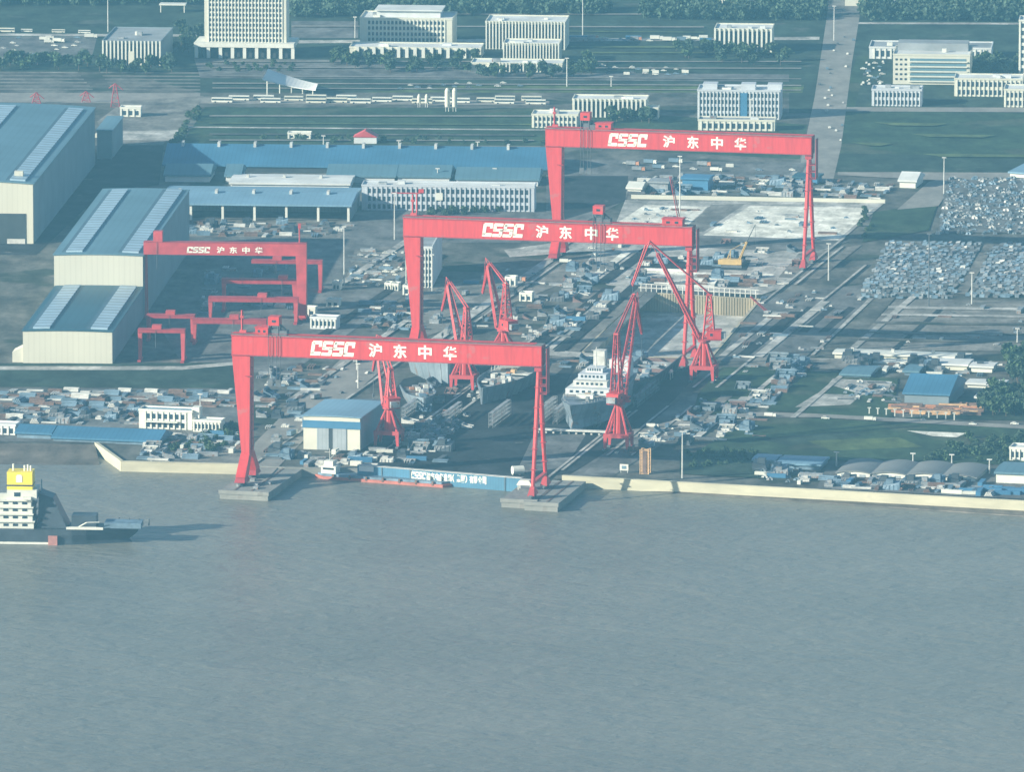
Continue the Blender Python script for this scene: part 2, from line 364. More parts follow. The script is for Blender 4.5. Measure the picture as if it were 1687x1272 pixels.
patch('road', 'g_road', [(596, 560), (690, 556), (640, 600), (520, 705), (440, 790), (410, 772), (420, 730), (500, 650)])
patch('grass', 'g_grass_dark', [(-300, 600), (400, 598), (395, 640), (-300, 636)])
patch('road', 'g_pale', [(-300, 604), (300, 604), (395, 596), (395, 601), (300, 610), (-300, 610)])
patch('apron', 'g_asphalt', [(-300, 640), (390, 642), (396, 735), (-300, 722)])
patch('apron', 'g_pave', [(320, 735), (410, 730), (404, 766), (260, 764)])
patch('slipway', 'g_dark', [(665, 625), (750, 606), (955, 588), (925, 650), (1040, 700), (935, 780), (862, 794), (592, 772), (560, 745)])  # dark asphalt with the shadow lying over the slipway painted in
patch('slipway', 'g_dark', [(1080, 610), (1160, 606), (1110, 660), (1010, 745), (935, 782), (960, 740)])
patch('slipway', 'g_asphalt', [(880, 716), (966, 716), (930, 772), (850, 780)])
patch('road', 'g_asphalt', [(1120, 660), (1170, 640), (1110, 720), (1010, 785), (935, 786), (1000, 745)])
patch('apron', 'g_pale', [(905, 577), (1178, 598), (1176, 606), (900, 586)])
patch('apron', 'g_pave', [(900, 588), (950, 588), (915, 618), (880, 622)])
# ground round the far docks
patch('apron', 'g_pale', [(1030, 330), (1458, 334), (1300, 470), (1255, 486), (1050, 476), (1000, 470), (960, 440), (1010, 380)])
patch('apron', 'g_white', [(1062, 338), (1166, 341), (1128, 376), (1010, 372)])
patch('apron', 'g_pave', [(1172, 338), (1228, 336), (1160, 382), (1120, 384)])
patch('apron', 'g_white', [(1236, 339), (1440, 343), (1380, 396), (1158, 388)])
patch('apron', 'g_asphalt', [(1150, 388), (1400, 398), (1340, 416), (1140, 408)])
patch('apron', 'g_dark', [(1060, 424), (1240, 422), (1230, 446), (1050, 442)])
patch('apron', 'g_pave', [(1316, 418), (1420, 404), (1350, 460), (1282, 458)])
patch('apron', 'g_white', [(1060, 448), (1276, 452), (1272, 456), (1060, 453)])
patch('apron', 'g_white', [(1140, 458), (1200, 458), (1180, 476), (1090, 476)])
patch('apron', 'g_dark', [(1208, 460), (1250, 462), (1235, 474), (1192, 474)])
# long bays west of the dry dock
for i, m in enumerate(('g_pave', 'g_dark', 'g_pale', 'g_dark', 'g_pave', 'g_asphalt')):
    x0 = 870 + i * 24
    patch('strip', m, [(x0 - 30, 580), (x0 - 12, 580), (x0 + 120, 478 - i * 4), (x0 + 100, 478 - i * 4)])
# east side of the dry dock
patch('apron', 'g_asphalt', [(1262, 486), (1420, 470), (1436, 490), (1320, 596), (1180, 596)])
for i in range(4):
    x0 = 1290 + i * 34
    patch('strip', 'g_dark', [(x0 - 10, 548), (x0 + 6, 548), (x0 + 52, 508), (x0 + 40, 506)])
patch('strip', 'g_pale', [(1335, 586), (1341, 586), (1440, 492), (1432, 492)])
patch('strip', 'g_dirt', [(1345, 588), (1388, 590), (1476, 490), (1440, 494)])
patch('apron', 'g_pave', [(1476, 494), (2000, 500), (2000, 582), (1396, 578)])
patch('grass', 'g_grass', [(1440, 350), (1545, 335), (1530, 380), (1420, 400)])
patch('road', 'g_road', [(1478, 346), (1530, 300), (1580, 290), (1546, 340)])
patch('road', 'g_road', [(1590, 300), (2000, 292), (2000, 286), (1380, 284), (1380, 289)])
patch('pavement', 'g_asphalt', [(1560, 296), (2000, 300), (2000, 384), (1545, 384)])
patch('pavement', 'g_asphalt', [(1470, 404), (1618, 404), (1570, 480), (1430, 480)])
patch('pavement', 'g_asphalt', [(1640, 404), (2000, 406), (2000, 490), (1595, 486)])
patch('pavement', 'g_pave', [(1622, 404), (1638, 404), (1592, 486), (1574, 484)])
patch('apron', 'g_pave', [(1240, 590), (1400, 592), (2000, 602), (2000, 622), (1420, 612), (1230, 604)])
patch('grass', 'g_grass', [(1190, 606), (1300, 606), (1245, 672), (1140, 690), (1150, 650)])
patch('grass', 'g_grass', [(1330, 612), (1480, 624), (1470, 690), (1262, 678), (1300, 640)])
patch('dirt', 'g_pale', [(1372, 625), (1470, 630), (1462, 648), (1420, 652), (1365, 634)])
patch('dirt', 'g_pale', [(1345, 650), (1420, 652), (1400, 668), (1310, 672)])
patch('grass', 'g_grass_dark', [(1480, 690), (2000, 700), (2000, 640), (1620, 640), (1610, 680)])
patch('grass', 'g_grass', [(1230, 692), (1330, 690), (1687, 708), (2000, 715), (2000, 775), (1380, 760), (1180, 765), (1150, 745)])
patch('grass', 'g_grass_dark', [(1120, 748), (1250, 742), (1260, 790), (1120, 782)])
patch('grass', 'g_grass_dark', [(1240, 724), (1400, 712), (1420, 720), (1300, 735)])
patch('grass', 'g_grass_light', [(1330, 728), (1480, 722), (1520, 738), (1370, 744)])
patch('sand', 'g_white', [(1494, 711), (1592, 715), (1576, 722), (1536, 720)])
patch('road', 'g_road', [(1010, 716), (1130, 690), (1230, 680), (1345, 683), (1687, 702), (2000, 712), (2000, 718), (1687, 708), (1345, 689), (1232, 688), (1130, 704), (1040, 724)])
patch('apron', 'g_asphalt', [(1360, 776), (1687, 790), (2000, 800), (2000, 846), (1687, 824), (1345, 806)])

# ------------------------------------------------------------------ lettering
def glyph_mesh(mb_, text, w_, h_, y, x0, z0, bold=0.03):
    cu = bpy.data.curves.new('t', 'FONT'); cu.body = text; cu.size = 1.0; cu.offset = bold; cu.extrude = 0.02
    o = bpy.data.objects.new('t', cu); COL.objects.link(o)
    dg = bpy.context.evaluated_depsgraph_get(); me = bpy.data.meshes.new_from_object(o.evaluated_get(dg))
    vs = [v.co.copy() for v in me.vertices]
    if vs:
        a = min(v.x for v in vs); b = max(v.x for v in vs); c = min(v.y for v in vs); d_ = max(v.y for v in vs)
        q = [(x0 + (v.x - a) / (b - a) * w_, y - 0.12 if v.z > 0 else y + .02, z0 + (v.y - c) / (d_ - c) * h_) for v in vs]
        mb_.add(q, [tuple(p.vertices) for p in me.polygons])
    bpy.data.objects.remove(o); bpy.data.curves.remove(cu); bpy.data.meshes.remove(me)
def cssc(mb_, x0, z0, w_, h_, y):                    # heavy slanted company letters
    n = w_ / 4.12; sl_ = 0.16 * h_
    def pc(a, b, c, d_, i):                          # piece of letter i in unit box
        X = lambda u, v: x0 + i * n * 1.04 + u * n * 0.96 + (v - 0.5) * sl_
        mb_.prismy([(X(a, c), z0 + c * h_), (X(b, c), z0 + c * h_), (X(b, d_), z0 + d_ * h_), (X(a, d_), z0 + d_ * h_)], y - 0.12, y + .05)
    for i in (0, 3):
        pc(0.0, .34, .10, .92, i); pc(.10, 1.0, .76, 1.0, i); pc(.72, 1.0, .60, .76, i); pc(.0, 1.0, 0, .26, i)
    for i in (1, 2):
        pc(.08, 1.0, .78, 1.0, i); pc(0, .34, .46, .93, i); pc(.0, 1.0, .40, .60, i); pc(.66, 1.0, .08, .54, i); pc(0, .92, 0, .22, i)

# ------------------------------------------------------------------ big gantry cranes
def gantry(px, py, label, trolley, house, txt, L=158.5):
    a = -AC; o = P(px, py); t = thing('gantry_crane', label, 'gantry crane', o, a, 'red shipyard gantry cranes')
    ZB, ZT = 64.5, 74.8
    b = MB(); b.box(0, L, -4.2, 4.2, ZB, ZT); 
    bm_ = b.build('beam', 'red_paint', t)
    k = MB()
    k.box(-.3, L + .3, -4.6, -4.2, ZT - .5, ZT + .1); k.box(-.3, L + .3, 4.2, 4.6, ZT - .5, ZT + .1); k.box(-.2, L + .2, -4.5, -4.2, ZB, ZB + .5)
    k.build('flange', 'red_dark', bm_)
    k = MB(); k.box(0, L, -4.2, 4.2, ZT + .003, ZT + .25); k.build('deck', 'deck_grey', t)
    k = MB()
    for x in range(0, 155, 6): k.bar((x, -4.3, ZT), (x, -4.3, ZT + 1.3), .09)
    k.bar((0, -4.3, ZT + 1.3), (155, -4.3, ZT + 1.3), .09); k.bar((0, -1.8, ZT + .5), (155, -1.8, ZT + .5), .25); k.bar((0, 1.8, ZT + .5), (155, 1.8, ZT + .5), .25)
    k.build('handrail', 'red_dark', t)
    x0, xs = txt
    k = MB(); cssc(k, x0, ZB + 1.5, 22.4, 7.4, -4.2); k.build('company_letters', 'letter_white', t)
    for ch, x in zip('沪东中华', xs):
        k = MB(); glyph_mesh(k, ch, 6.9, 7.0, -4.2, x, ZB + 1.7); k.build('written_character', 'letter_white', t)
    # rigid leg: a broad tapered box, then a flared saddle on two rail feet
    k = MB(); k.hexa([(4.9, -4.6, 15), (9.0, -4.6, 15), (9.0, 4.6, 15), (4.9, 4.6, 15)], [(0, -3.7, ZB), (9.4, -3.7, ZB), (9.4, 3.7, ZB), (0, 3.7, ZB)])
    lg = k.build('rigid_leg', 'red_paint', t)
    k = MB(); k.box(8.9, 9.35, -.6, .6, 16, ZB - 4); 
    for z in range(18, 62, 4): k.box(9.3, 9.9, -.8, .8, z, z + .25)
    k.box(7.0, 10.6, -4.9, -3.6, 54, 54.4); k.build('ladder', 'red_dark', lg)
    k = MB()
    k.hexa([(4.4, -15, 4.5), (9.4, -15, 4.5), (9.4, -7.5, 4.5), (4.4, -7.5, 4.5)], [(4.7, -5, 15.0), (9.2, -5, 15.0), (9.2, 0, 15.0), (4.7, 0, 15.0)])
    k.hexa([(4.4, 7.5, 4.5), (9.4, 7.5, 4.5), (9.4, 15, 4.5), (4.4, 15, 4.5)], [(4.7, 0.003, 15.0), (9.2, 0.003, 15.0), (9.2, 5, 15.0), (4.7, 5, 15.0)])
    k.build('leg_saddle', 'red_paint', t)
    for s in (-1, 1):
        k = MB(); k.hexa([(4.2, s * 11.2 - 5.5, 2.0), (9.6, s * 11.2 - 5.5, 2.0), (9.6, s * 11.2 + 5.5, 2.0), (4.2, s * 11.2 + 5.5, 2.0)], [(4.6, s * 11.2 - 3.4, 4.4), (9.2, s * 11.2 - 3.4, 4.4), (9.2, s * 11.2 + 3.4, 4.4), (4.6, s * 11.2 + 3.4, 4.4)])
        k.build('bogie_beam', 'red_dark', t)
    def wheels(x, y):
        k = MB()
        for j in range(6): k.bar((x - .5, y - 4.6 + j * 1.84, .9), (x + .5, y - 4.6 + j * 1.84, .9), .9, 8)
        k.box(x - .9, x + .9, y - 5, y + 5, .9, 2.2)
        k.build('bogie', 'steel_dark', t)
    for s in (-1, 1): wheels(6.9, s * 11.2)
    # hinged leg: two slender tubes spreading from a pin under the beam
    xr = L - 2.0
    for s in (-1, 1):
        k = MB(); k.bar((xr, s * 1.6, ZB - 2.2), (xr, s * 6.5, 36), 1.05, 10, 1.25); k.bar((xr, s * 6.5, 36), (xr, s * 14.4, 5.5), 1.25, 10, .95)
        h = k.build('hinged_leg', 'red_paint', t)
        for z in (14, 24, 34, 44, 54): 
            k = MB(); yy = s * (6.5 + (36 - z) * 7.9 / 30.5) if z < 36 else s * (6.5 - (z - 36) * 4.9 / 26.3)
            k.box(xr - 1.5, xr + 1.5, yy - 1.5, yy + 1.5, z, z + .3); k.build('collar', 'red_dark', h)
        k = MB(); k.hexa([(xr - 1.8, s * 14.4 - 5, 1.9), (xr + 1.8, s * 14.4 - 5, 1.9), (xr + 1.8, s * 14.4 + 5, 1.9), (xr - 1.8, s * 14.4 + 5, 1.9)], [(xr - 1, s * 14.4 - 1.4, 6), (xr + 1, s * 14.4 - 1.4, 6), (xr + 1, s * 14.4 + 1.4, 6), (xr - 1, s * 14.4 + 1.4, 6)])
        k.build('bogie_beam', 'red_fade', t); wheels(xr, s * 14.4)
    k = MB(); k.box(xr - 1.0, xr + 1.0, -13, 13, 7.2, 8.4); k.build('tie_beam', 'red_fade', t)
    k = MB(); k.box(xr - 1.8, xr + 1.8, -3.2, 3.2, ZB - 2.6, ZB - .003); 
    for z in (ZB - 6, ZB - 10, ZB - 14): k.box(xr - .6, xr + 4.5, -3.5, 3.5, z, z + .25)
    k.box(xr + 4.2, xr + 4.5, -3.4, 3.4, ZB - 14, ZB + 9)
    k.build('hinge_head', 'red_dark', t)
    k = MB(); k.box(L, L + .35, -3.8, 3.8, ZB + .4, ZT - .4); k.build('end_plate', 'red_dark', t)
    # trolley with winch house, ropes and hook block
    x = trolley
    k = MB(); k.box(x, x + 5.6, -3, 3, ZT + 5.2, ZT + 9.6); tr = k.build('trolley_house', 'red_paint', t)
    k = MB(); k.box(x + 2, x + 4, -3.12, -2.98, ZT + 6.8, ZT + 8); k.build('window', 'glass', tr)
    k = MB()
    for xx in (x + .4, x + 5.2):
        for yy in (-2.6, 2.6): k.bar((xx, yy, ZT + .2), (xx, yy, ZT + 5.3), .35)
    k.box(x + 1, x + 4.6, -2, 2, ZT + .3, ZT + 3.4); k.box(x + 5.4, x + 9.5, -2.6, 2.6, ZT + .3, ZT + 2.6); k.bar((x + 9, 0, ZT + 2.4), (x + 5.4, 0, ZT + 5.4), .5)
    k.build('trolley_frame', 'steel_dark', tr)
    k = MB()
    for xx in (x + .6, x + 2.4, x + 4.8, x + 6.6): k.bar((xx, -4.75, ZT + .4), (xx, -4.75, ZB - 12), .16)
    k.box(x + .2, x + 2.8, -5.3, -4.4, ZB - 15, ZB - 11.5); k.box(x + 4.4, x + 7, -5.3, -4.4, ZB - 15, ZB - 11.5)
    k.build('hoist_rope', 'steel_dark', tr)
    x, hw = house
    k = MB(); k.box(x, x + hw, -3.2, 3.2, ZT + .25, ZT + 3.8); k.box(x - .4, x + hw + .4, -3.6, 3.6, ZT + 3.8, ZT + 4.2); hs = k.build('winch_house', 'red_paint', t)
    for q in range(2):
        k = MB(); xx = x + hw * (.2 + .42 * q); k.box(xx, xx + hw * .18, -3.32, -3.18, ZT + 1.6, ZT + 2.8); k.build('window', 'glass', hs)
    k = MB(); k.bar((4.4, 0, ZT), (4.4, 0, ZT + 12), .55); k.box(3.2, 6.6, -.6, .6, ZT + .2, ZT + 2); k.box(3.5, 5.3, -.7, .7, ZT + 8, ZT + 9.2); k.build('mast', 'red_fade', t)
    return t
C1 = gantry(386, 792, 'front red gantry crane with white lettering straddling the slipway, its feet on two river piers', 18.5, (12, 6.5), (41, (70.4, 83, 95.8, 108.5)))
C2 = gantry(667.5, 582, 'middle red gantry crane with white lettering, standing beside the sunken dry dock', 104, (142, 11), (44, (73, 86, 100, 111.5)))
C3 = gantry(901, 423, 'farthest red gantry crane with white lettering, beside the pale concrete yard', 20, (29, 9), (37, (68.5, 82.5, 96.5, 110)), 154.5)

# ------------------------------------------------------------------ luffing jib cranes
def jib_crane(px, py, label, s, az, reach, tipz, jb=(5.0, 6.5), jf=(-13, -17), paint='red_fade', pier=None, mast=None):
    t = thing('jib_crane', label, 'jib crane', P(px, py), -AC, 'red luffing jib cranes on the yard rails')
    q = 5.6
    for i, sx in enumerate((-1, 1)):
        for sy in (-1, 1):
            k = MB(); k.hexa([(sx * (q + .3) - .6, sy * q - .6, 1.2), (sx * (q + .3) + .6, sy * q - .6, 1.2), (sx * (q + .3) + .6, sy * q + .6, 1.2), (sx * (q + .3) - .6, sy * q + .6, 1.2)],
                             [(sx * q - .9, sy * q - .9, 7), (sx * q + .9, sy * q - .9, 7), (sx * q + .9, sy * q + .9, 7), (sx * q - .9, sy * q + .9, 7)])
            lg = k.build('portal_leg', paint, t)
            k = MB(); k.box(sx * (q + .3) - .8, sx * (q + .3) + .8, sy * q - 2.6, sy * q + 2.6, .5, 1.4)
            for j in (-1.8, -.6, .6, 1.8): k.bar((sx * (q + .3) - .4, sy * q + j, .5), (sx * (q + .3) + .4, sy * q + j, .5), .5, 8)
            k.build('bogie', 'steel_dark', lg)
    k = MB()
    for sy in (-1, 1): k.box(-q - 1, q + 1, sy * q - 1, sy * q + 1, 7.003, 9)
    for sx in (-1, 1): k.box(sx * q - 1, sx * q + 1, -q + 1, q - 1, 7.003, 8.9)
    k.build('portal_frame', paint, t)
    zt = 23 * s
    k = MB(); k.bar((0, 0, 7.5), (0, 0, zt), 2.9, 12, 1.9); k.build('column', 'red_paint', t)
    for sx in (-1, 1):
        for sy in (-1, 1):
            k = MB(); k.bar((sx * q, sy * q, 8.5), (sx * 1.3, sy * 1.3, zt - .5), .6, 6); k.build('strut', paint, t)
    T = Matrix.Rotation(az + AC, 4, 'Z')             # az is measured in the picture's ground plan
    k = MB(T); k.bar((0, 0, zt), (0, 0, zt + 1.2), 3.3, 14); k.box(-9.5, 3.4, -3, 3, zt + 1.2, zt + 1.9); k.build('turntable', 'red_dark', t)
    k = MB(T); k.box(-9, -1.5, -3.2, 3.2, zt + 1.9, zt + 6.4); k.box(-9.3, -1.2, -3.5, 3.5, zt + 6.4, zt + 6.8); hs = k.build('machine_house', 'red_paint', t)
    for j in (-1, 1):
        k = MB(T); k.box(-4.6, -3.2, j * 3.2 - .12, j * 3.2 + .12, zt + 3.6, zt + 5); k.build('window', 'glass', hs)
    k = MB(T); k.box(-11.3, -9, -2.4, 2.4, zt + 2.2, zt + 5.2); k.build('counterweight', 'steel_grey', t)
    k = MB(T); k.box(0.2, 3.2, -5.4, -3.1, zt + 1.2, zt + 4.2); cb = k.build('cab', 'red_paint', t)
    k = MB(T); k.box(.7, 3.32, -5.52, -3.4, zt + 2.6, zt + 3.8); k.build('window', 'glass', cb)
    zm = mast or (zt + 24 * s)
    k = MB(T)
    for sy in (-1, 1):
        k.lattice((-5.2, sy * 2.4, zt + 6.6), (-3.6, sy * .9, zm), (0.6, sy * 2.4, zt + 1.9), (-1.6, sy * .9, zm), 6, .48, .24)
    for j in range(1, 6):
        f_ = j / 6; z = zt + 6.6 + (zm - zt - 6.6) * f_; y_ = 2.4 - 1.5 * f_
        k.bar((-5.2 + 1.6 * f_, -y_, z), (-5.2 + 1.6 * f_, y_, z), .16)
    k.box(-4.2, -1, -1.3, 1.3, zm, zm + .8); k.build('mast', paint, t)
    tip = Vector((reach, 0, tipz)); piv = Vector((3.0, 0, zt + 2.2))
    k = MB(T)
    for sy in (-1, 1): k.lattice(piv + Vector((-.7, sy * 2.6, .8)), tip + Vector((-.4, sy * .7, .5)), piv + Vector((.6, sy * 2.6, -.3)), tip + Vector((.3, sy * .7, -.4)), 12, .5, .2)
    for j in range(13):
        f_ = j / 12; c = piv.lerp(tip, f_); y_ = 2.6 - 1.9 * f_; k.bar(c + Vector((0, -y_, 0)), c + Vector((0, y_, 0)), .17)
        if j < 12:
            c2 = piv.lerp(tip, (j + 1) / 12); y2 = 2.6 - 1.9 * (j + 1) / 12; k.bar(c + Vector((0, -y_ if j % 2 else y_, 0)), c2 + Vector((0, y2 if j % 2 else -y2, 0)), .14)
    bo = k.build('boom', paint, t)
    rear = tip + Vector((-jb[0], 0, jb[1])); front = tip + Vector((-jf[0], 0, jf[1])); up = tip + Vector((1.5, 0, 4.0))
    k = MB(T)
    for sy in (-1, 1):
        k.lattice(rear + Vector((0, sy * .7, 0)), front + Vector((0, sy * .3, 0)), rear.lerp(front, .12) + Vector((1.2, sy * .7, .6)), front + Vector((.5, sy * .3, .6)), 9, .4, .2)
    k.bar(rear + Vector((0, -.8, 0)), rear + Vector((0, .8, 0)), .5); k.bar(front + Vector((0, -.5, 0)), front + Vector((0, .5, 0)), .45)
    k.bar(tip + Vector((0, -1.1, 0)), tip + Vector((0, 1.1, 0)), .6)
    pk = tip + Vector((2.6, 0, 4.6)); k.bar(tip, pk, .2); k.bar(pk, front, .14); k.bar(pk, rear, .14)
    k.build('fly_jib', paint, t)
    k = MB(T)
    for sy in (-1, 1): k.bar(rear + Vector((0, sy * .5, 0)), (-3.4, sy * .8, zm + .4), .42)
    k.build('tie_bar', paint, t)
    k = MB(T); h0 = front; h1 = front + Vector((0, 0, -12)); k.bar(h0, h1, .1); k.box(h1.x - .5, h1.x + .5, -.5, .5, h1.z - 1.6, h1.z); k.bar(h1 + Vector((0, 0, -1.6)), h1 + Vector((0, 0, -2.8)), .22)
    k.build('hook', 'steel_dark', t)
    return t
jib_crane(641, 736, 'red jib crane on rails between the blue roofed shed and the slipway', .86, R(108), 19, 50, (3.5, 4.5), (-8, -15))
jib_crane(765, 643, 'red jib crane with drooping jib tip rising behind the front beam', .86, R(118), 18, 53, (2.0, 2.5), (-7, -14), mast=44)
jib_crane(829, 600, 'smaller red jib crane with a steep narrow boom, just right of its taller twin', 0.78, R(125), 14, 51, (1.8, 2.2), (-5, -15), mast=43)
jib_crane(1019, 741, 'tall red jib crane pointing away from the river beside the ship with white cabins', 1.02, R(68), 24, 73, (3, 4), (-8, -18), mast=60)
jib_crane(1160, 628, 'red double link jib crane reaching up to the left beside the middle gantry crane', .92, R(176), 25, 68, (-4.0, 6.8), (-13, -17), mast=46)

# ------------------------------------------------------------------ rails and lanes let into the ground
def lane(name, m, a, b, w_, z=0.0):
    A, B = P(*a), P(*b); dr = (B - A).normalized(); nn = Vector((dr.y, -dr.x, 0)) * w_ / 2
    _z[0] += 0.005
    return sheet(name, [(q.x, q.y) for q in (A - nn, A + nn, B + nn, B - nn)], m, round(_z[0], 3))
UX, UY = math.sin(AC), math.cos(AC)
def run(px, py, length, name, m, w_):
    A = P(px, py); nn = Vector((UY, -UX, 0)) * w_ / 2; B = A + Vector((UX, UY, 0)) * length
    _z[0] += 0.005
    sheet(name, [(q.x, q.y) for q in (A - nn, A + nn, B + nn, B - nn)], m, round(_z[0], 3))
for px, py, ln in ((412, 770, 760), (900, 790, 200), (926, 776, 180), (622, 752, 330), (660, 752, 330), (748, 655, 260), (786, 655, 260), (1000, 752, 150), (1040, 752, 150), (1142, 640, 60), (1180, 640, 420), (1310, 470, 140), (700, 590, 330), (1256, 500, 240)):
    run(px, py, ln, 'crane_rail', 'g_pale', 1.5); run(px + 4, py, ln, 'crane_rail', 'g_dark', .8)
for px, py, ln, m, w_ in ((960, 470, 120, 'g_white', 5), (990, 468, 130, 'g_dark', 7), (720, 560, 300, 'g_pale', 6), (1190, 588, 150, 'g_pale', 4), (1222, 588, 150, 'g_dark', 6), (1250, 590, 190, 'g_pale', 4), (1150, 720, 120, 'g_pale', 4), (1100, 735, 150, 'g_pave', 6), (1212, 676, 130, 'g_pale', 3), (1306, 690, 190, 'g_pale', 3), (1400, 580, 240, 'g_pale', 4), (1470, 580, 150, 'g_dark', 3), (560, 470, 200, 'g_pale', 5), (520, 560, 300, 'g_dark', 5), (480, 660, 260, 'g_pale', 4)):
    run(px, py, ln, 'lane', m, w_)
for y in (508, 520, 533, 549, 561):
    lane('lane', random.choice(('g_dirt', 'g_pale', 'g_asphalt')), (1470 - (y - 500) * .9, y), (2000, y + 8), random.uniform(3, 9))
for y in (102, 112, 126, 138, 146, 192, 204, 222, 232):
    lane('path', random.choice(('g_road', 'g_grass_light', 'g_dirt')), (350 if y < 160 else 345, y), (1320 if y < 160 else 880, y + random.uniform(0, 6)), random.uniform(2.5, 6))
for y, x0, x1 in ((24, 480, 1340), (44, 480, 1160), (52, 880, 1160), (78, 940, 1170), (88, 960, 1310)):
    lane('path', random.choice(('g_road', 'g_grass_light', 'g_grass')), (x0, y), (x1, y + random.uniform(-2, 4)), random.uniform(3, 7))
for y, x0, x1 in ((203, 1440, 1560), (222, 1500, 1640), (236, 1400, 1470), (255, 1520, 1800)):
    patch('dirt', 'g_grass_light', [(x0, y), (x1, y + 2), (x1 - 20, y + 6), (x0 + 30, y + 5)])
# ------------------------------------------------------------------ halls and sheds
def arc_roof(w_, d_, h, rise, ov=0.8, n=10, th=0.5):
    k = MB(); pts = []
    for i in range(n + 1):
        x = -ov + (w_ + 2 * ov) * i / n; u = (x - w_ / 2) / (w_ / 2 + ov); pts.append((x, h + rise * (1 - u * u)))
    poly = pts + [(x, z - th) for x, z in reversed(pts)]
    top = [(x, z + .004) for x, z in pts]
    vs = []; m = len(pts)
    for y in (-ov, d_ + ov):
        vs += [(x, y, z) for x, z in pts] + [(x, y, z - th) for x, z in pts]
    fs = []
    for i in range(m - 1):
        fs.append((i, i + 1, 2 * m + i + 1, 2 * m + i)); fs.append((m + i + 1, m + i, 3 * m + i, 3 * m + i + 1))
        fs.append((m + i, m + i + 1, i + 1, i)); fs.append((2 * m + i, 2 * m + i + 1, 3 * m + i + 1, 3 * m + i))
    fs.append((0, 2 * m, 3 * m, m)); fs.append((m - 1, 2 * m - 1, 4 * m - 1, 3 * m - 1))
    k.add(vs, fs); return k
def zroof(x, w_, h, rise, ov=0.8):
    u = (x - w_ / 2) / (w_ / 2 + ov); return h + rise * (1 - u * u)
def walls(w_, d_, h, rise, n=8, z0=0.0):
    k = MB()
    top = [(w_ * i / n, zroof(w_ * i / n, w_, h, rise) - .45) for i in range(n + 1)]
    pts = [(0, z0)] + [(w_, z0)] + list(reversed(top))
    k.prismy(pts, 0, d_); return k
def hall(name, label, cat, px, py, w_, d_, h, rise, a, wall, side, roof, strips=(), group=None, vents=0, z0=0.0):
    t = thing(name, label, cat, P(px, py), -a, group)
    walls(w_, d_, h, rise).build('wall', wall, t)
    rf = arc_roof(w_, d_, h, rise).build('roof', roof, t)
    k = MB(); k.box(w_ + .004, w_ + .22, .3, d_ - .3, 0.3, h - .7); k.build('shaded_side_panel', side, t)  # darker panel on the right wall, shade put into its colour
    for (x0, x1, y0, y1) in strips:
        k = MB(); zz = max(zroof(x0, w_, h, rise), zroof(x1, w_, h, rise))
        zl, zr = zroof(x0, w_, h, rise), zroof(x1, w_, h, rise)
        k.hexa([(x0, y0, zl - .2), (x1, y0, zr - .2), (x1, y1, zr - .2), (x0, y1, zl - .2)], [(x0, y0, zl + .7), (x1, y0, zr + .7), (x1, y1, zr + .7), (x0, y1, zl + .7)])
        k.build('skylight', 'skylight', rf)
        k = MB(); k.hexa([(x0 - 2.2, y0, zl - .3), (x0 - .01, y0, zl - .3), (x0 - .01, y1, zl - .3), (x0 - 2.2, y1, zl - .3)], [(x0 - 2.2, y0, zl + .25), (x0 - .01, y0, zl + .45), (x0 - .01, y1, zl + .45), (x0 - 2.2, y1, zl + .25)])
        k.build('gutter', 'gutter', rf)
    return t
# lower and upper tier of the stepped hall
h2 = thing('assembly_hall', 'stepped pale fronted hall with two blue roofs left of the small gantry cranes', 'hall', P(38, 598), -AH)
w2 = W(148, 598); hl = HT(54, 598); dl = DP(72, 500) * 1.0
walls(w2, dl, hl, .5).build('lower_wall', 'cream', h2); 
rf = arc_roof(w2, dl, hl, .5, .6).build('lower_roof', 'roof_deep', h2)
def strips(root, w_, d_, h, rise, lst):
    for (x0, x1, y0, y1) in lst:
        zl, zr = zroof(x0, w_, h, rise), zroof(x1, w_, h, rise)
        k = MB(); k.hexa([(x0, y0, zl - .2), (x1, y0, zr - .2), (x1, y1, zr - .2), (x0, y1, zl - .2)], [(x0, y0, zl + .8), (x1, y0, zr + .8), (x1, y1, zr + .8), (x0, y1, zl + .8)])
        sk = k.build('skylight', 'skylight', root)
        k = MB(); x2 = x0 - 2.4; z2 = zroof(x2, w_, h, rise)
        k.hexa([(x2, y0, z2 - .3), (x0 - .01, y0, zl - .3), (x0 - .01, y1, zl - .3), (x2, y1, z2 - .3)], [(x2, y0, z2 + .2), (x0 - .01, y0, zl + .2), (x0 - .01, y1, zl + .2), (x2, y1, z2 + .2)])
        k.build('gutter', 'gutter', root)
strips(rf, w2, dl, hl, .5, [(5, 14, 4, dl - 3), (w2 - 12, w2 - 3, 4, dl - 3)])
boxpart('shaded_side_panel', 'side_grey', h2, w2 + .004, w2 + .2, .3, dl - .1, .3, hl - .6)
hu = hl + HT(50, 440); du = DP(104, 365)
k = walls(w2 + 1, du, hu, .6); k.T = None
uw = k.build('upper_wall', 'cream', h2); uw.location = (-1, dl, 0)
ru = arc_roof(w2 + 1, du, hu, .6, .6).build('upper_roof', 'roof_slate', h2); ru.location = (-1, dl, 0)
strips(ru, w2 + 1, du, hu, .6, [(6, 15, 6, du - 8), (w2 - 11, w2 - 2, 6, du - 4)])
sc = boxpart('shaded_side_panel', 'side_grey', h2, w2 + .004, w2 + .25, .3, du - .3, .3, hu - .6); sc.location = (0, dl, 0)
k = MB(); k.prismy([(-6, 0), (-.05, 0), (-.05, 8.5), (-6, 5.5)], 2, 14); k.build('lean_to', 'cream_flat', h2)
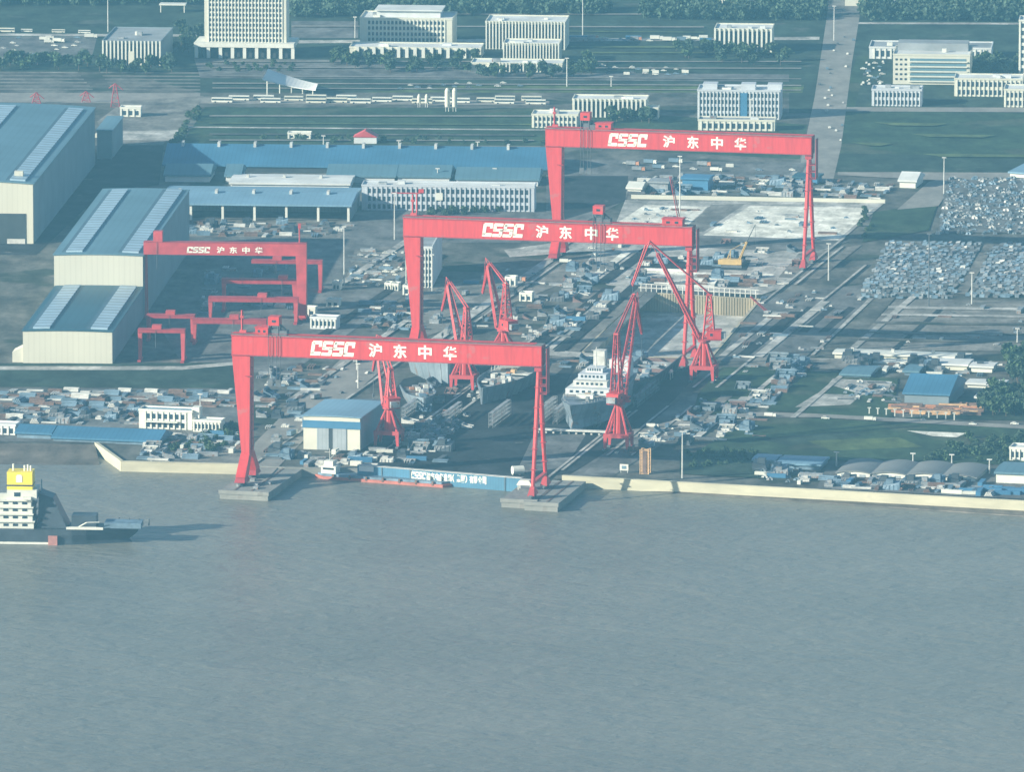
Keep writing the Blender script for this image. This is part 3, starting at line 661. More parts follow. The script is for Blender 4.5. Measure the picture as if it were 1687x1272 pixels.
# huge hall at the left edge
h1w = 120.0; h1h = HT(100, 400)
h1 = hall('assembly_hall', 'largest hall with blue curved roof and open gate, cut by the left photo edge', 'hall', 55, 402, h1w, DP(120, 230), h1h, 2.2, AH, 'cream', 'side_grey', 'roof_slate')
h1.location = P(55, 402) + Vector((-h1w * math.cos(AH), h1w * math.sin(AH), 0))
rfo = [c for c in h1.children if c.name.startswith('roof')][0]
strips(rfo, h1w, DP(120, 230), h1h, 2.2, [(h1w - 14, h1w - 5, 5, DP(120, 230) - 14), (h1w - 58, h1w - 46, 5, DP(120, 230) - 14)])
dw_ = h1w - W(12, 402)
k = MB(); k.box(10, dw_, -.3, .06, 0, HT(50, 402)); dd = k.build('gate_opening', 'dark_void', h1)
k = MB(); k.box(dw_ - 11, dw_ - .5, -.55, -.32, .1, 3.0); k.build('gate_barrier', 'steel_pale', dd)
k = MB(); zz = zroof(h1w - 9, h1w, h1h, 2.2); k.box(h1w - 13, h1w - 8, 18, 22, zz - 1, zz + 3.5); k.box(h1w - 11.3, h1w - 9.7, 17.9, 18.3, zz + .8, zz + 2.4)
k.build('roof_vent', 'cream_flat', rfo)
hall('annex', 'blue grey annex beside the far end of the largest hall', 'shed', 160, 262, W(24, 262), 60, HT(48, 262), .15, AH, 'side_grey', 'side_grey', 'roof_slate')
k = thing('stair_tower', 'narrow white stair tower with flat cap beside the annex', 'tower', P(165, 254), -AH)
boxpart('shaft', 'white_paint', k, 0, 3, 0, 3, 0, HT(28, 254)); boxpart('cap', 'cream_flat', k, -3, 3.6, -1, 3.5, HT(28, 254) + .003, HT(34, 254))
# the slipway shed with blue roof and sliding doors
sw, sh, sd = W(96, 740), HT(56, 740), DP(27, 668) * 1.05
sg = hall('slipway_shed', 'blue roofed shed with big sliding doors and cream corners beside the slipway', 'shed', 500, 740, sw, 48, sh, .4, AC, 'cream_flat', 'side_grey', 'roof_light')
k = MB(); k.box(-.4, sw + .4, -.5, -.003, HT(36, 740), HT(48, 740)); k.build('blue_band', 'band_blue', sg)
for (x0, x1, nm, m) in ((W(23, 740), W(43, 740), 'sliding_door', 'door_grey'), (W(50, 740), W(73, 740), 'sliding_door', 'door_grey'), (W(43, 740) + .05, W(50, 740) - .05, 'door_gap', 'dark_void')):
    k = MB(); k.box(x0, x1, -.35, -.003, .1, HT(36, 740) - .05); k.build(nm, m, sg)
boxpart('canopy', 'steel_dark', sg, sw * .4, sw - 2, 48, 58, sh - 3, sh - .6)
# long open bay shed with blue roof
def long_shed(name, label, px0, px1, py, hp, dpt, a, roof, wall, bays=0, pitch=False, open_front=False):
    t = thing(name, label, 'shed', P(px0, py), -a); w_ = W(px1 - px0, py) / math.cos(a); h = HT(hp, py)
    if open_front:
        k = MB(); k.box(0, w_, dpt * .55, dpt, 0, h - .5); k.build('back_wall', 'door_grey', t)
        for i in range(bays + 1):
            x = min(w_ - 1, max(.2, w_ * i / bays)); k = MB(); k.box(x - .7, x + .7, 0, 1.6, 0, h - .5); k.build('column', 'white_paint', t)
        boxpart('side_wall', 'side_grey', t, w_ - .6, w_, 1.7, dpt * .55 - .01, 0, h - .6)
    else:
        k = MB(); k.box(0, w_, 0, dpt, 0, h); k.build('wall', wall, t)
    k = MB(); r_ = dpt * (.14 if pitch else .03)
    k.add([(-1, -1.2, h), (w_ + 1, -1.2, h), (w_ + 1, dpt / 2, h + r_), (-1, dpt / 2, h + r_), (w_ + 1, dpt + 1.2, h), (-1, dpt + 1.2, h),
           (-1, -1.2, h - 1.0), (w_ + 1, -1.2, h - 1.0), (w_ + 1, dpt + 1.2, h - 1.0), (-1, dpt + 1.2, h - 1.0)],
          [(0, 1, 2, 3), (3, 2, 4, 5), (6, 7, 1, 0), (8, 9, 5, 4), (7, 8, 4, 2, 1), (9, 6, 0, 3, 5), (9, 8, 7, 6)])
    rf_ = k.build('roof', roof, t)
    if w_ > 60:
        for q in range(int(w_ / 22)):
            x = 8 + q * 22; boxpart('roof_vent', 'steel_pale', rf_, x, x + 1.6, dpt * .42, dpt * .52, h + r_ * .8, h + r_ + 1.6)
    return t, w_, h
long_shed('open_shed', 'open fronted shed with light blue roof and white columns behind the stepped hall', 262, 577, 362, 28, DP(28, 330), AH, 'roof_light', 'grey_wall', bays=6, open_front=True)
long_shed('fabrication_shed', 'very long blue roofed shed behind the white office row', 270, 904, 282, 12, DP(24, 262), AH, 'roof_blue', 'dark_void', pitch=True)
for i, (x0, x1, py) in enumerate(((272, 345, 299), (372, 395, 300), (540, 650, 300), (655, 740, 301), (752, 886, 305))):
    L_ = ['low slate roofed shed at the left end below the very long blue roof', 'short slate roofed shed second from the left below the very long blue roof', 'wide slate roofed shed in the middle below the very long blue roof', 'slate roofed shed second from the right below the very long blue roof', 'widest slate roofed shed at the right end below the very long blue roof'][i]
    long_shed('workshop', L_, x0, x1, py, 12, DP(13, 290), AH, 'roof_slate', 'pale_grey', pitch=True)
long_shed('workshop', 'pale flat roofed workshop strip right behind the open fronted shed', 380, 575, 312, 12, DP(14, 300), AH, 'roof_white', 'pale_grey')
long_shed('storage_shed', 'big blue ridge roofed shed beside orange steel piles at the right', 1490, 1562, 668, 22, DP(24, 640), AC, 'roof_blue', 'side_grey', pitch=True)
long_shed('low_shed', 'long white roofed hut row beside the road at the right', 1375, 1590, 590, 10, DP(6, 580), AC, 'white_paint', 'cream_flat')
long_shed('low_shed', 'short white roofed hut in front of the long hut row', 1442, 1490, 600, 5, DP(4, 595), AC, 'white_paint', 'cream_flat')
long_shed('low_shed', 'cream hut at the right end of the long hut row', 1540, 1592, 610, 12, DP(8, 600), AC, 'roof_white', 'cream_flat')
long_shed('low_shed', 'dark roofed shed standing in the grass left of the orange steel piles', 1386, 1432, 622, 7, DP(14, 608), AC, 'roof_slate', 'steel_blue')
long_shed('low_shed', 'dark slate roofed shed just behind the big blue ridge roofed shed', 1490, 1512, 618, 8, DP(10, 606), AC, 'roof_slate', 'steel_blue')
long_shed('low_shed', 'white hut with a long flat roof right of the big blue shed', 1594, 1652, 641, 11, DP(6, 632), AC, 'roof_white', 'white_paint')
long_shed('low_shed', 'small white cube hut just right of the orange steel piles', 1608, 1623, 666, 13, DP(8, 650), AC, 'roof_white', 'white_paint')
long_shed('low_shed', 'white boxy hut above the big blue ridge roofed shed', 1600, 1634, 614, 12, DP(6, 604), AC, 'roof_white', 'white_paint')
long_shed('boat_house', 'blue grey roofed building with white fascia at the right edge above the flood wall', 1641, 1720, 797, 20, DP(16, 768), AC, 'roof_slate', 'white_paint')
for i in range(4):
    x0 = (1379, 1437, 1495, 1553)[i]; y0 = (786, 788, 790, 793)[i]
    t = hall('arched_shed', 'grey arched shed, ' + ('leftmost', 'second from the left', 'third from the left', 'rightmost')[i] + ' of four by the flood wall', 'shed', x0, y0, W(55, y0), DP(20, 775), HT(8, y0), 1.3, AC, 'white_paint', 'side_grey', 'roof_arch', group='arched sheds by the flood wall')
    k = MB(); ww = W(55, y0)
    for q in range(3): k.box(ww * (.12 + .28 * q), ww * (.3 + .28 * q), -.12, -.003, .1, HT(6, y0))
    for q in range(3): boxpart('door', 'door_grey', t, ww * (.12 + .28 * q), ww * (.3 + .28 * q), -.14, -.003, .1, HT(5.5, y0))

# ------------------------------------------------------------------ offices
def office(name, label, px, py, wpx, hpx, dpt, a, rows, cols, style='grid', wall='cream_flat', roof='roof_white', z0=0.0, side=0, m0=.04, base=0, cat='building', frame='white_paint', par=0.9, side_wall=None, group=None, cap=100):
    t = thing(name, label, cat, P(px, py), -a, group); w_ = W(wpx, py) / math.cos(a); h = HT(hpx, py)
    boxpart('wall', wall, t, 0, w_, 0, dpt, z0, h)
    k = MB()
    for b in ((-.25, w_ + .25, -.25, .35), (-.25, w_ + .25, dpt - .35, dpt + .25), (-.25, .35, .35, dpt - .35), (w_ - .35, w_ + .25, .35, dpt - .35)): k.box(*b, h - .3, h + par)
    k.build('parapet', wall, t); boxpart('roof', roof, t, .36, w_ - .36, .36, dpt - .36, h - .2, h + .12)
    if w_ > 24 and dpt > 13:                          # plant on the roof
        rg = random.Random(int(px * 7 + py))
        for q in range(3):
            xx = rg.uniform(.08, .8) * w_; yy = rg.uniform(.15, .6) * dpt; boxpart('roof_plant', rg.choice(('pale_grey', 'steel_grey', 'white_paint')), t, xx, xx + rg.uniform(2, 6), yy, yy + rg.uniform(2, 5), h + .123, h + rg.uniform(1.2, 2.6))
    if rows and cols:
        zb = z0 + base; fh = (h - zb - .6) / rows; x0 = w_ * m0; pw = (w_ - 2 * x0) / cols; n = 0
        ww, wh = (pw * .56, fh * .58) if style == 'grid' else (pw * .55, fh * .94)
        g = MB(); g.box(0, ww, -.16, .1, 0, wh); gm = None; rest = MB()
        for r_ in range(rows):
            for c in range(cols):
                lx, lz = x0 + pw * c + (pw - ww) / 2, zb + fh * r_ + (fh - wh) * .55
                if n < cap:
                    if gm is None: o = g.build('window', 'glass', t); gm = o
                    else: o = inst(gm)
                    o.location = (lx, 0, lz)
                else: rest.box(lx, lx + ww, -.16, .1, lz, lz + wh)
                n += 1
        if rest.v: rest.build('window', 'glass', t)['kind'] = 'stuff'
        if style == 'fins':
            fm = None
            for c in range(cols + 1):
                if fm is None:
                    k = MB(); k.box(-pw * .2, pw * .2, -1.1, -.003, zb, h + par - .1); fm = k.build('fin', frame, t); o = fm
                else: o = inst(fm)
                o.location = (x0 + pw * c, 0, 0)
        else:
            k = MB()
            for c in range(cols + 1): k.box(x0 + pw * c - pw * .14, x0 + pw * c + pw * .14, -.45, -.003, zb, h - .4)
            k.build('pier', frame, t)['kind'] = 'stuff'
    if side:
        for r_ in range(rows):
            fh = (h - z0 - .6) / rows
            boxpart('side_window', 'glass', t, w_ - .05, w_ + .1, dpt * .12, dpt * .88, z0 + fh * r_ + fh * .3, z0 + fh * r_ + fh * .75)
    return t, w_, h
# campus along the top
t, w_, h = office('tower_block', 'tall white gridded tower block on columns cut by the top of the photo', 337, 93, 135, 116, 18, AP, 11, 22, base=HT(24, 93), m0=.05, side=0)
hp = HT(18, 93)
boxpart('podium', 'white_paint', t, -W(16, 93), w_ + W(14, 93), -6, 26, hp, HT(25, 93))
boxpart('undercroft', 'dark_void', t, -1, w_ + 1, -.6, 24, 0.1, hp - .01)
cm = None
for i in range(9):
    if cm is None: k = MB(); k.box(-1.1, 1.1, -5.6, -3.6, 0, hp - .003); cm = k.build('column', 'white_paint', t); o = cm
    else: o = inst(cm)
    o.location = (-W(12, 93) + (w_ + W(24, 93)) * i / 8, 0, 0)
t, w_, h = office('campus_building', 'finned white building with a flat grey roof, leftmost on the campus', 169, 106, 96, 38, 66, AP, 1, 15, 'fins', roof='roof_grey', wall='side_grey', m0=.01)
boxpart('stair_core', 'cream_flat', t, w_ * .45, w_ * .55, -1.6, -.5, 0, h * .6)
t, w_, h = office('campus_building', 'white gridded office slab with a roof terrace between tower and twin finned blocks', 593, 78, 152, 48, 34, AP, 5, 20, m0=.08, cap=100)
boxpart('penthouse', 'pale_grey', t, w_ * .17, w_ * .86, 8, 30, h + .13, h + 4.5); boxpart('roof_slab', 'roof_white', t, w_ * .15, w_ * .88, 6, 32, h + 4.503, h + 5.2)
t, w_, h = office('campus_building', 'low white podium with a colonnade in front of the gridded office slab', 576, 93, 216, 15, 24, AP, 1, 14, 'fins', m0=.06)
t, w_, h = office('campus_building', 'finned white block behind its lower twin, near the middle of the campus', 800, 80, 131, 44, 32, AP, 1, 24, 'fins', m0=.01)
t, w_, h = office('campus_building', 'lower finned white block standing in front of its taller twin', 829, 104, 92, 32, 22, AP, 1, 18, 'fins', m0=.01)
t, w_, h = office('campus_building', 'low stepped white podium under the twin finned blocks', 776, 117, 150, 13, 20, AP, 1, 16, 'fins', m0=.2)
t, w_, h = office('campus_building', 'finned white block standing alone left of the wide road', 1177, 86, 94, 38, 26, AP, 1, 12, 'fins', m0=.01)
office('campus_building', 'white block with many small windows cut by the top edge', 1177, 12, 84, 40, 30, AP, 6, 16)
office('campus_building', 'broad cream block cut by the top edge beside the wide road', 1392, 9, 76, 30, 60, AP, 0, 0)
office('campus_building', 'dark fronted block cut by the top edge, second right of the wide road', 1472, 13, 52, 30, 50, AP, 3, 8, wall='steel_blue')
office('campus_building', 'narrow cream block cut by the top edge, third right of the wide road', 1525, 14, 18, 30, 40, AP, 0, 0)
office('campus_building', 'small cream block cut by the top edge, fourth right of the wide road', 1590, 13, 15, 30, 40, AP, 0, 0)
t, w_, h = office('office_block', 'pale blue four storey block with roof turrets beside the far gantry crane', 1149, 195, 136, 46, 24, AP, 4, 22, wall='grey_wall', frame='pale_grey', m0=.02, cap=88)
for x in (.06, .52, .84): boxpart('roof_turret', 'grey_wall', t, w_ * x, w_ * x + 9, 4, 14, h + .13, h + 4)
boxpart('entrance_bay', 'band_blue', t, w_ * .52, w_ * .6, -.8, -.5, .1, h - 1)
office('office_block', 'long low white building with flat roof in front of the pale blue block', 1150, 214, 126, 16, 14, AP, 1, 12, wall='cream_flat', roof='roof_grey')
t, w_, h = office('office_block', 'low cream hall with tall narrow windows behind the far gantry crane beam', 943, 192, 122, 28, 20, AP, 1, 16, 'fins', wall='cream_flat', m0=.02)
office('office_block', 'small cream cube annex at the right end of the low hall', 1064, 196, 20, 17, 12, AP, 1, 3)
office('office_block', 'low white house with flat roof at the left end of the far beam', 876, 210, 76, 21, 18, AP, 2, 10, wall='cream_flat')
t, w_, h = office('office_block', 'five storey white block with blue window bands right of the wide road', 1471, 138, 126, 48, 40, AP, 0, 0, wall='cream_flat')
for r_ in range(5):
    fh = (h - 3) / 5
    boxpart('window_band', 'roof_slate', t, w_ * .22, w_ * .95, -.2, .1, 1.6 + fh * r_ + fh * .3, 1.6 + fh * r_ + fh * .78)
    boxpart('balcony_slab', 'white_paint', t, w_ * .2, w_ * .97, -1.4, -.003, 1.6 + fh * r_ + fh * .05, 1.6 + fh * r_ + fh * .2)
    for c in range(3): boxpart('window', 'glass', t, w_ * (.03 + .06 * c), w_ * (.06 + .06 * c), -.15, .1, 1.6 + fh * r_ + fh * .35, 1.6 + fh * r_ + fh * .75)
boxpart('roof_terrace', 'roof_grey', t, w_ * .04, w_ * .96, 20, 38, h + .13, h + 5)
office('office_block', 'long grey flat roofed building behind the block with blue window bands', 1432, 96, 200, 18, 30, AP, 1, 20, wall='pale_grey', roof='roof_grey')
office('office_block', 'cream two storey wing right of the block with blue window bands', 1572, 158, 112, 28, 22, AP, 2, 14, wall='cream_flat')
office('office_block', 'cream two storey corner house at the right edge beside the road', 1654, 176, 60, 28, 22, AP, 2, 8, wall='cream_flat')
office('office_block', 'pale blue two storey block between the wide road and the cream wing', 1436, 174, 82, 26, 18, AP, 2, 12, wall='grey_wall', frame='pale_grey')
office('office_block', 'white slab with dark windows at the right edge behind the cream wing', 1678, 134, 50, 100, 20, AP, 8, 6, wall='white_paint')
# yard offices
t, w_, h = office('office_row', 'long white three storey office row with small windows behind the middle gantry crane', 596, 346, 284, 40, 16, AH, 3, 33, wall='grey_wall', m0=.03, frame='grey_wall')
boxpart('wall_sign', 'white_paint', t, w_ * .43, w_ * .47, -.9, -.5, h * .45, h * .75)
office('office_tower', 'narrow white office block half hidden by the left leg of the middle gantry crane', 668, 474, 44, 66, 70, AH, 6, 8, wall='pale_grey', roof='roof_grey', m0=.02)
office('site_office', 'white row of site cabins with dark windows behind the front crane trolley', 511, 542, 43, 18, 9, AC, 1, 6, wall='pale_grey', base=1)
for x_, y_, w__, h__, l_ in ((497, 520, 22, 12, 'white box hut left of the site cabins'), (538, 505, 20, 10, 'white box hut above the site cabins'), (548, 478, 12, 12, 'single white box hut left of the parked cars'), (634, 478, 10, 10, 'left one of two white box huts below the parked cars'), (646, 479, 10, 10, 'right one of two white box huts below the parked cars'), (664, 486, 20, 14, 'white box hut beside the middle crane leg'), (832, 472, 17, 14, 'white kiosk with sloping roof on the grey apron'), (856, 496, 20, 12, 'white hut at the right of the kiosk with sloping roof')):
    office('hut', l_, x_, y_, w__, h__, 6, AC, 1, 2, wall='white_paint', cat='hut')
t, w_, h = office('canteen', 'white two storey house with veranda beside the left crane leg', 229, 706, 88, 30, 10, AC, 2, 7, wall='white_paint', roof='roof_light', m0=.12)
boxpart('veranda', 'white_paint', t, w_ * .1, w_ * .75, -3, -.5, h * .42, h * .48); boxpart('roof_cabin', 'white_paint', t, w_ * .98, w_ * 1.12, 2, 8, 0, h * 1.25)
office('canteen', 'white single storey house right of the one with the veranda', 318, 712, 46, 18, 9, AC, 1, 7, wall='white_paint', base=1)
office('gate_house', 'white framed house with grey front at the left photo edge on the quay', -20, 716, 46, 16, 9, AC, 1, 4, wall='pale_grey', frame='white_paint')
office('gate_house', 'white house with dark windows at the right photo edge beside trees', 1663, 760, 40, 21, 12, AC, 1, 5, wall='white_paint', base=1)
long_shed('low_shed', 'low blue roofed shed left of the longer blue one on the left quay', 28, 84, 722, 11, DP(10, 712), AC, 'roof_blue', 'steel_blue', pitch=True)
long_shed('low_shed', 'long low blue roofed shed in front of the white house with veranda', 88, 262, 727, 8, DP(14, 712), AC, 'roof_blue', 'steel_blue', pitch=True)
long_shed('low_shed', 'low blue grey shed with pale roof behind the flood wall', 1242, 1276, 764, 8, DP(8, 756), AC, 'roof_light', 'steel_blue')
long_shed('low_shed', 'wide low blue grey shed left of the four arched sheds', 1282, 1350, 772, 10, DP(12, 762), AC, 'roof_light', 'steel_blue')
long_shed('low_shed', 'grey clad store with blue roof in the crowded yard under the far beam', 1124, 1166, 314, 22, DP(6, 300), AC, 'band_blue', 'band_blue')
long_shed('low_shed', 'dark teal store right of the orange cover under the far beam', 1308, 1346, 302, 12, DP(6, 290), AC, 'roof_deep', 'band_blue')
k, w_, h = long_shed('low_shed', 'white gable hut beside the road right of the far gantry crane', 1482, 1508, 309, 13, DP(10, 298), AC, 'roof_white', 'white_paint', pitch=True)
long_shed('low_shed', 'white roofed building at the right edge above the storage field', 1664, 1720, 292, 10, DP(20, 275), R(25), 'roof_light', 'white_paint')
long_shed('low_shed', 'small white hut with two doors on the pale apron at upper left', 198, 192, 0, 0, 1, 0, 'roof_white', 'white_paint') if False else None
office('hut', 'white double hut on the pale apron behind the largest hall', 198, 192, 34, 14, 8, AH, 1, 3, wall='white_paint', cat='hut')
office('hut', 'white long hut in the grass behind the very long blue roof', 474, 228, 38, 8, 7, AH, 1, 4, wall='white_paint', cat='hut')
long_shed('low_shed', 'white pitched hut at the left end of the crowded yard under the far beam', 1034, 1056, 318, 10, DP(7, 308), AC, 'white_paint', 'white_paint', pitch=True)
long_shed('low_shed', 'grey boxy store between white pitched hut and blue roofed store', 1070, 1100, 316, 18, DP(5, 304), AC, 'roof_grey', 'steel_grey')
# silos
for i, (x, y, wd, hp, l_) in enumerate(((737, 183, 8.5, 37, 'taller left white silo of the close pair'), (749, 183, 8, 37, 'taller right white silo of the close pair'), (690.5, 176, 6, 20, 'shorter left white silo beside the bus row'), (703, 176, 6, 20, 'shorter right white silo beside the bus row'))):
    r_ = W(wd, y) / 2; h = HT(hp, y); t = thing('silo', l_, 'silo', P(x, y), 0, 'white silos')
    k = MB(); k.bar((0, 0, 3), (0, 0, h - 1), r_, 20); k.bar((0, 0, h - 1), (0, 0, h + .6), r_, 20, r_ * .4); k.build('tank', 'cream_flat', t)
    for q in range(4):
        k = MB(); aa = q * math.pi / 2 + .7; k.bar((math.cos(aa) * r_ * .8, math.sin(aa) * r_ * .8, 0), (math.cos(aa) * r_ * .8, math.sin(aa) * r_ * .8, 3.2), .2); k.build('leg', 'steel_pale', t)
# curved white canopy on the campus
t = thing('canopy', 'sweeping curved white canopy beside the campus road', 'canopy', P(432, 158), -AP)
k = MB(); n_ = 14
vs = []; fs = []
for i in range(n_ + 1):
    u = i / n_; x = u * W(88, 150); zc = 2 + 9 * (1 - u) ** 2 + 2.5 * u * u; yb = 24 * u * (1 - u) * 2
    for (yy, zz) in ((yb, zc), (yb + 14 + 20 * (1 - u), zc + 2), (yb + 14 + 20 * (1 - u), zc + 1.5), (yb, zc - .5)): vs.append((x, yy, zz))
for i in range(n_):
    for q in range(4): fs.append((i * 4 + q, i * 4 + (q + 1) % 4, i * 4 + 4 + (q + 1) % 4, i * 4 + 4 + q))
fs += [(3, 2, 1, 0), (n_ * 4, n_ * 4 + 1, n_ * 4 + 2, n_ * 4 + 3)]
k.add(vs, fs); k.build('roof_shell', 'roof_white', t)
for i in range(1, n_, 3):
    u = i / n_; k = MB(); k.bar((u * W(88, 150), 24 * u * (1 - u) * 2 + 4, 0), (u * W(88, 150), 24 * u * (1 - u) * 2 + 4, 2.0 + 9 * (1 - u) ** 2 + 2.5 * u * u), .4, 6); k.build('column', 'white_paint', t)
t = thing('canopy', 'slim white roof canopy left of the tower block', 'canopy', P(262, 20), -AP)
boxpart('roof', 'white_paint', t, 0, 18, 0, 9, 5, 5.8)
for x in (1, 17): boxpart('column', 'white_paint', t, x - .3, x + .3, 1, 1.6, 0, 4.99)
t = thing('red_house', 'small house with faded red roof behind the very long blue shed', 'house', P(583, 236), -AH)
boxpart('wall', 'pale_grey', t, 0, 14, 0, 10, 0, 4); k = MB(); k.prismy([(-.6, 4.003), (14.6, 4.003), (7, 8)], -.6, 10.6); k.build('roof', 'red_fade', t)

# ------------------------------------------------------------------ dock gate with company name
ga, gb = land[5], land[6]; gl = (gb - ga).length; ang = math.atan2(gb.y - ga.y, gb.x - ga.x)
t = thing('dock_gate', 'long blue dock gate with white company lettering closing the slipway towards the river', 'gate', (ga.x, ga.y - 2, 0), ang)
boxpart('panel', 'gate_blue', t, 0, gl, -2.2, 0, -5.5, 3.0); boxpart('walkway', 'steel_pale', t, 0, gl, -2.6, .4, 3.003, 3.25)
k = MB()
for f_ in (.15, .325, .555, .90): 
    if f_ != .555: boxpart('joint', 'gutter', t, gl * f_ - .4, gl * f_ + .4, -2.5, -2.203, -5, 2.9)
boxpart('white_panel', 'pale_grey', t, 1, gl * .1, -2.45, -2.203, .2, 2.8)
x0 = W(687 - 592, 786); x1 = W(826 - 592, 786)
k = MB(); cssc(k, x0 + .8, -1.7, W(27, 786), 3.9, -2.2); k.build('company_letters', 'letter_white', t)
txt_ = '沪东中华造船(集团)有限公司'; st = (x1 - x0 - W(30, 786)) / len(txt_)
for i, ch in enumerate(txt_):
    k = MB(); glyph_mesh(k, ch, st * (.45 if ch in '()' else .9), 3.8, -2.2, x0 + W(31, 786) + st * i, -1.5); k.build('written_character', 'letter_white', t)
# ------------------------------------------------------------------ piers under the front crane's feet
def pier(name, label, px, py, w_, d_, a, skew=0):
    t = thing(name, label, 'pier', P(px, py, -4), -a)
    k = MB(); k.prism([(0, 0), (w_, -1), (w_ + skew, d_), (skew, d_)], -2, 3.9); k.build('deck', 'concrete', t)
    k = MB(); k.prism([(-.5, -.5), (w_ + .5, -1.5), (w_ + .5, .8), (-.5, 1.8)], 2.6, 4.5); k.build('fender_beam', 'concrete', t)
    for x in (.25, .6):
        k = MB(); k.prism([(w_ * x, 1), (w_ * x + 1, 1), (w_ * x + 1 + skew, d_ - 1), (w_ * x + skew, d_ - 1)], 3.903, 4.1); k.build('rail', 'rust', t)
    return t
k = pier('pier', 'concrete pier with rubble edge carrying the left leg of the front gantry crane', 362, 822, 25, 72, AC)
for i in range(5):
    q = MB(); x = random.uniform(3, 20); y = random.uniform(2, 30); q.box(x, x + 2.5, y, y + 3.5, 3.903, 5.2); q.build('equipment_box', 'steel_grey', k)
k = pier('pier', 'concrete pier with pale end wall carrying the right hinged leg of the front gantry crane', 864, 841, 17, 64, AC)
k = pier('pier', 'grey mooring platform with a white shelter left of the right hinged leg', 826, 836, 18, 52, AC)
boxpart('platform_slab', 'deck_grey', k, 1, 17, 2, 50, 3.903, 4.2)
t = thing('shelter', 'small white pitched shelter on the mooring platform beside the dock gate', 'shelter', P(852, 808), -AC)
k = MB(); k.prismy([(-.5, 2.6), (7.5, 2.6), (6, 5.0), (1, 5.0)], 0, 5); k.build('roof', 'white_paint', t)
for x in (.2, 6.4):
    for y in (.3, 4.3): boxpart('post', 'white_paint', t, x, x + .4, y, y + .4, 0, 2.597)
boxpart('base', 'steel_grey', t, -.5, 7.5, -.3, 5.3, -.2, .02)

# ------------------------------------------------------------------ ships
def loft(sections, closed_top=True):                 # each: (x, [(y, z)...]) mirrored
    k = MB(); n = None; vs = []; fs = []
    for x, pr in sections:
        ring = [(x + dx, y, z) for (y, z, dx) in pr] + [(x + dx, -y, z) for (y, z, dx) in reversed(pr)]
        n = len(ring); vs += ring
    m = len(sections)
    for i in range(m - 1):
        for j in range(n if closed_top else n):
            a, b = i * n + j, i * n + (j + 1) % n; fs.append((a, b, b + n, a + n))
    fs.append(tuple(range(n - 1, -1, -1))); fs.append(tuple((m - 1) * n + j for j in range(n)))
    k.add(vs, fs); return k
def hull(L, B, D, flare=1.0, stern=0.2):             # bow towards +x, keel on z = 0
    secs = []
    for i in range(15):
        u = i / 14; x = L * u
        wd = B / 2 * (min(1, (u / stern) ** .5 * .25 + .75) if u < stern else 1) * (1 if u < .72 else max(.03, 1 - ((u - .72) / .28) ** 1.8))
        wl = B / 2 * (min(1, .35 + u / stern * .65)) * (1 if u < .66 else max(.012, 1 - ((u - .66) / .34) ** 1.25))
        dz = D * (1 + .16 * max(0, (u - .75) / .25) ** 2); rk = 0.055 * L * (max(0, (u - .85) / .15) ** 1.5)
        bulb = 0.02 * L * max(0, (u - .88) / .12)
        secs.append((x, [(wl * .55, 0, bulb), (wl, D * .12, bulb), (wl * .98, D * .45, -.01 * L * max(0, (u - .85) / .15)), (wl * .4 + wd * .6, D * .75, rk * .5), (wd, dz, rk)]))
    return loft(secs)
# ship at the left edge of the river
t = thing('supply_ship', 'dark hulled ship with white decks and a yellow funnel cut by the left photo edge', 'ship', P(-115, 889, -4), R(-4))
Ls = W(335, 890)
k = hull(Ls, 21, 10.5); k.v = [v + Vector((0, 0, -3.0)) for v in k.v]; hl_ = k.build('hull', 'hull_dark', t)
k = MB()
for s in (-1, 1): k.box(Ls * .12, Ls * .62, s * 10.53 - .06, s * 10.53 + .06, .2, 1.3)
k.build('waterline_stripe', 'white_paint', hl_)
boxpart('rudder_post', 'hull_red', hl_, Ls * .60, Ls * .645, -11.6, -10.4, -.5, 4.6)
zd = 7.6
x1 = W(60 + 115, 870)                                # front of the deck house
for i, (z0, z1, xx) in enumerate(((0, 3.8, 0), (3.8, 7.4, -.6), (7.4, 10.8, -.6), (10.8, 14.2, -1.2))):
    dk = boxpart('deck_house', 'white_paint', t, x1 - 34, x1 + xx, -8.8, 8.6, zd + z0, zd + z1 - .6)
    boxpart('deck_slab', 'white_paint', dk, x1 - 35, x1 + xx + .6, -9.8, 9.5, zd + z1 - .6, zd + z1 - .003)
    for j in range(5): boxpart('window', 'glass', dk, x1 - 24 + j * 4.6, x1 - 21.6 + j * 4.6, -8.95, -8.7, zd + z0 + 1.2, zd + z0 + 2.4)
zb = zd + 14.2
wb = boxpart('bridge', 'white_paint', t, x1 - 13, x1 + 1.5, -8.5, 8.0, zb, zb + 4.6); boxpart('window', 'glass', wb, x1 - 9.5, x1 - 6.5, -8.65, -8.4, zb + 1.6, zb + 3.6)
boxpart('bridge_wing', 'white_paint', wb, x1 - 5, x1 - 1, -11, -8.66, zb + .4, zb + 1.6)
fb = boxpart('funnel', 'lemon', t, x1 - 13.2, x1 - .8, -6.5, 4, zb + 4.6, zb + 13.2)
boxpart('dark_band', 'hull_dark', fb, x1 - 13.4, x1 - .6, -6.7, 4.2, zb + 6.3, zb + 7.0)
k = MB(); xm = x1 - 7.2; k.prismy([(xm - 1.5, zb + 8.2), (xm + 1.5, zb + 8.2), (xm + 1.5, zb + 11.2), (xm + .9, zb + 12), (xm - .9, zb + 12), (xm - 1.5, zb + 11.2)], -6.66, -6.45); k.build('emblem', 'letter_white', fb)
for x in (x1 - 10.5, x1 - 5, x1 - 3.4, x1 - 2): 
    k = MB(); k.bar((x, -2, zb + 13.2), (x, -2, zb + 15.8 + random.random()), .5, 8); k.build('exhaust_pipe', 'white_paint', fb)
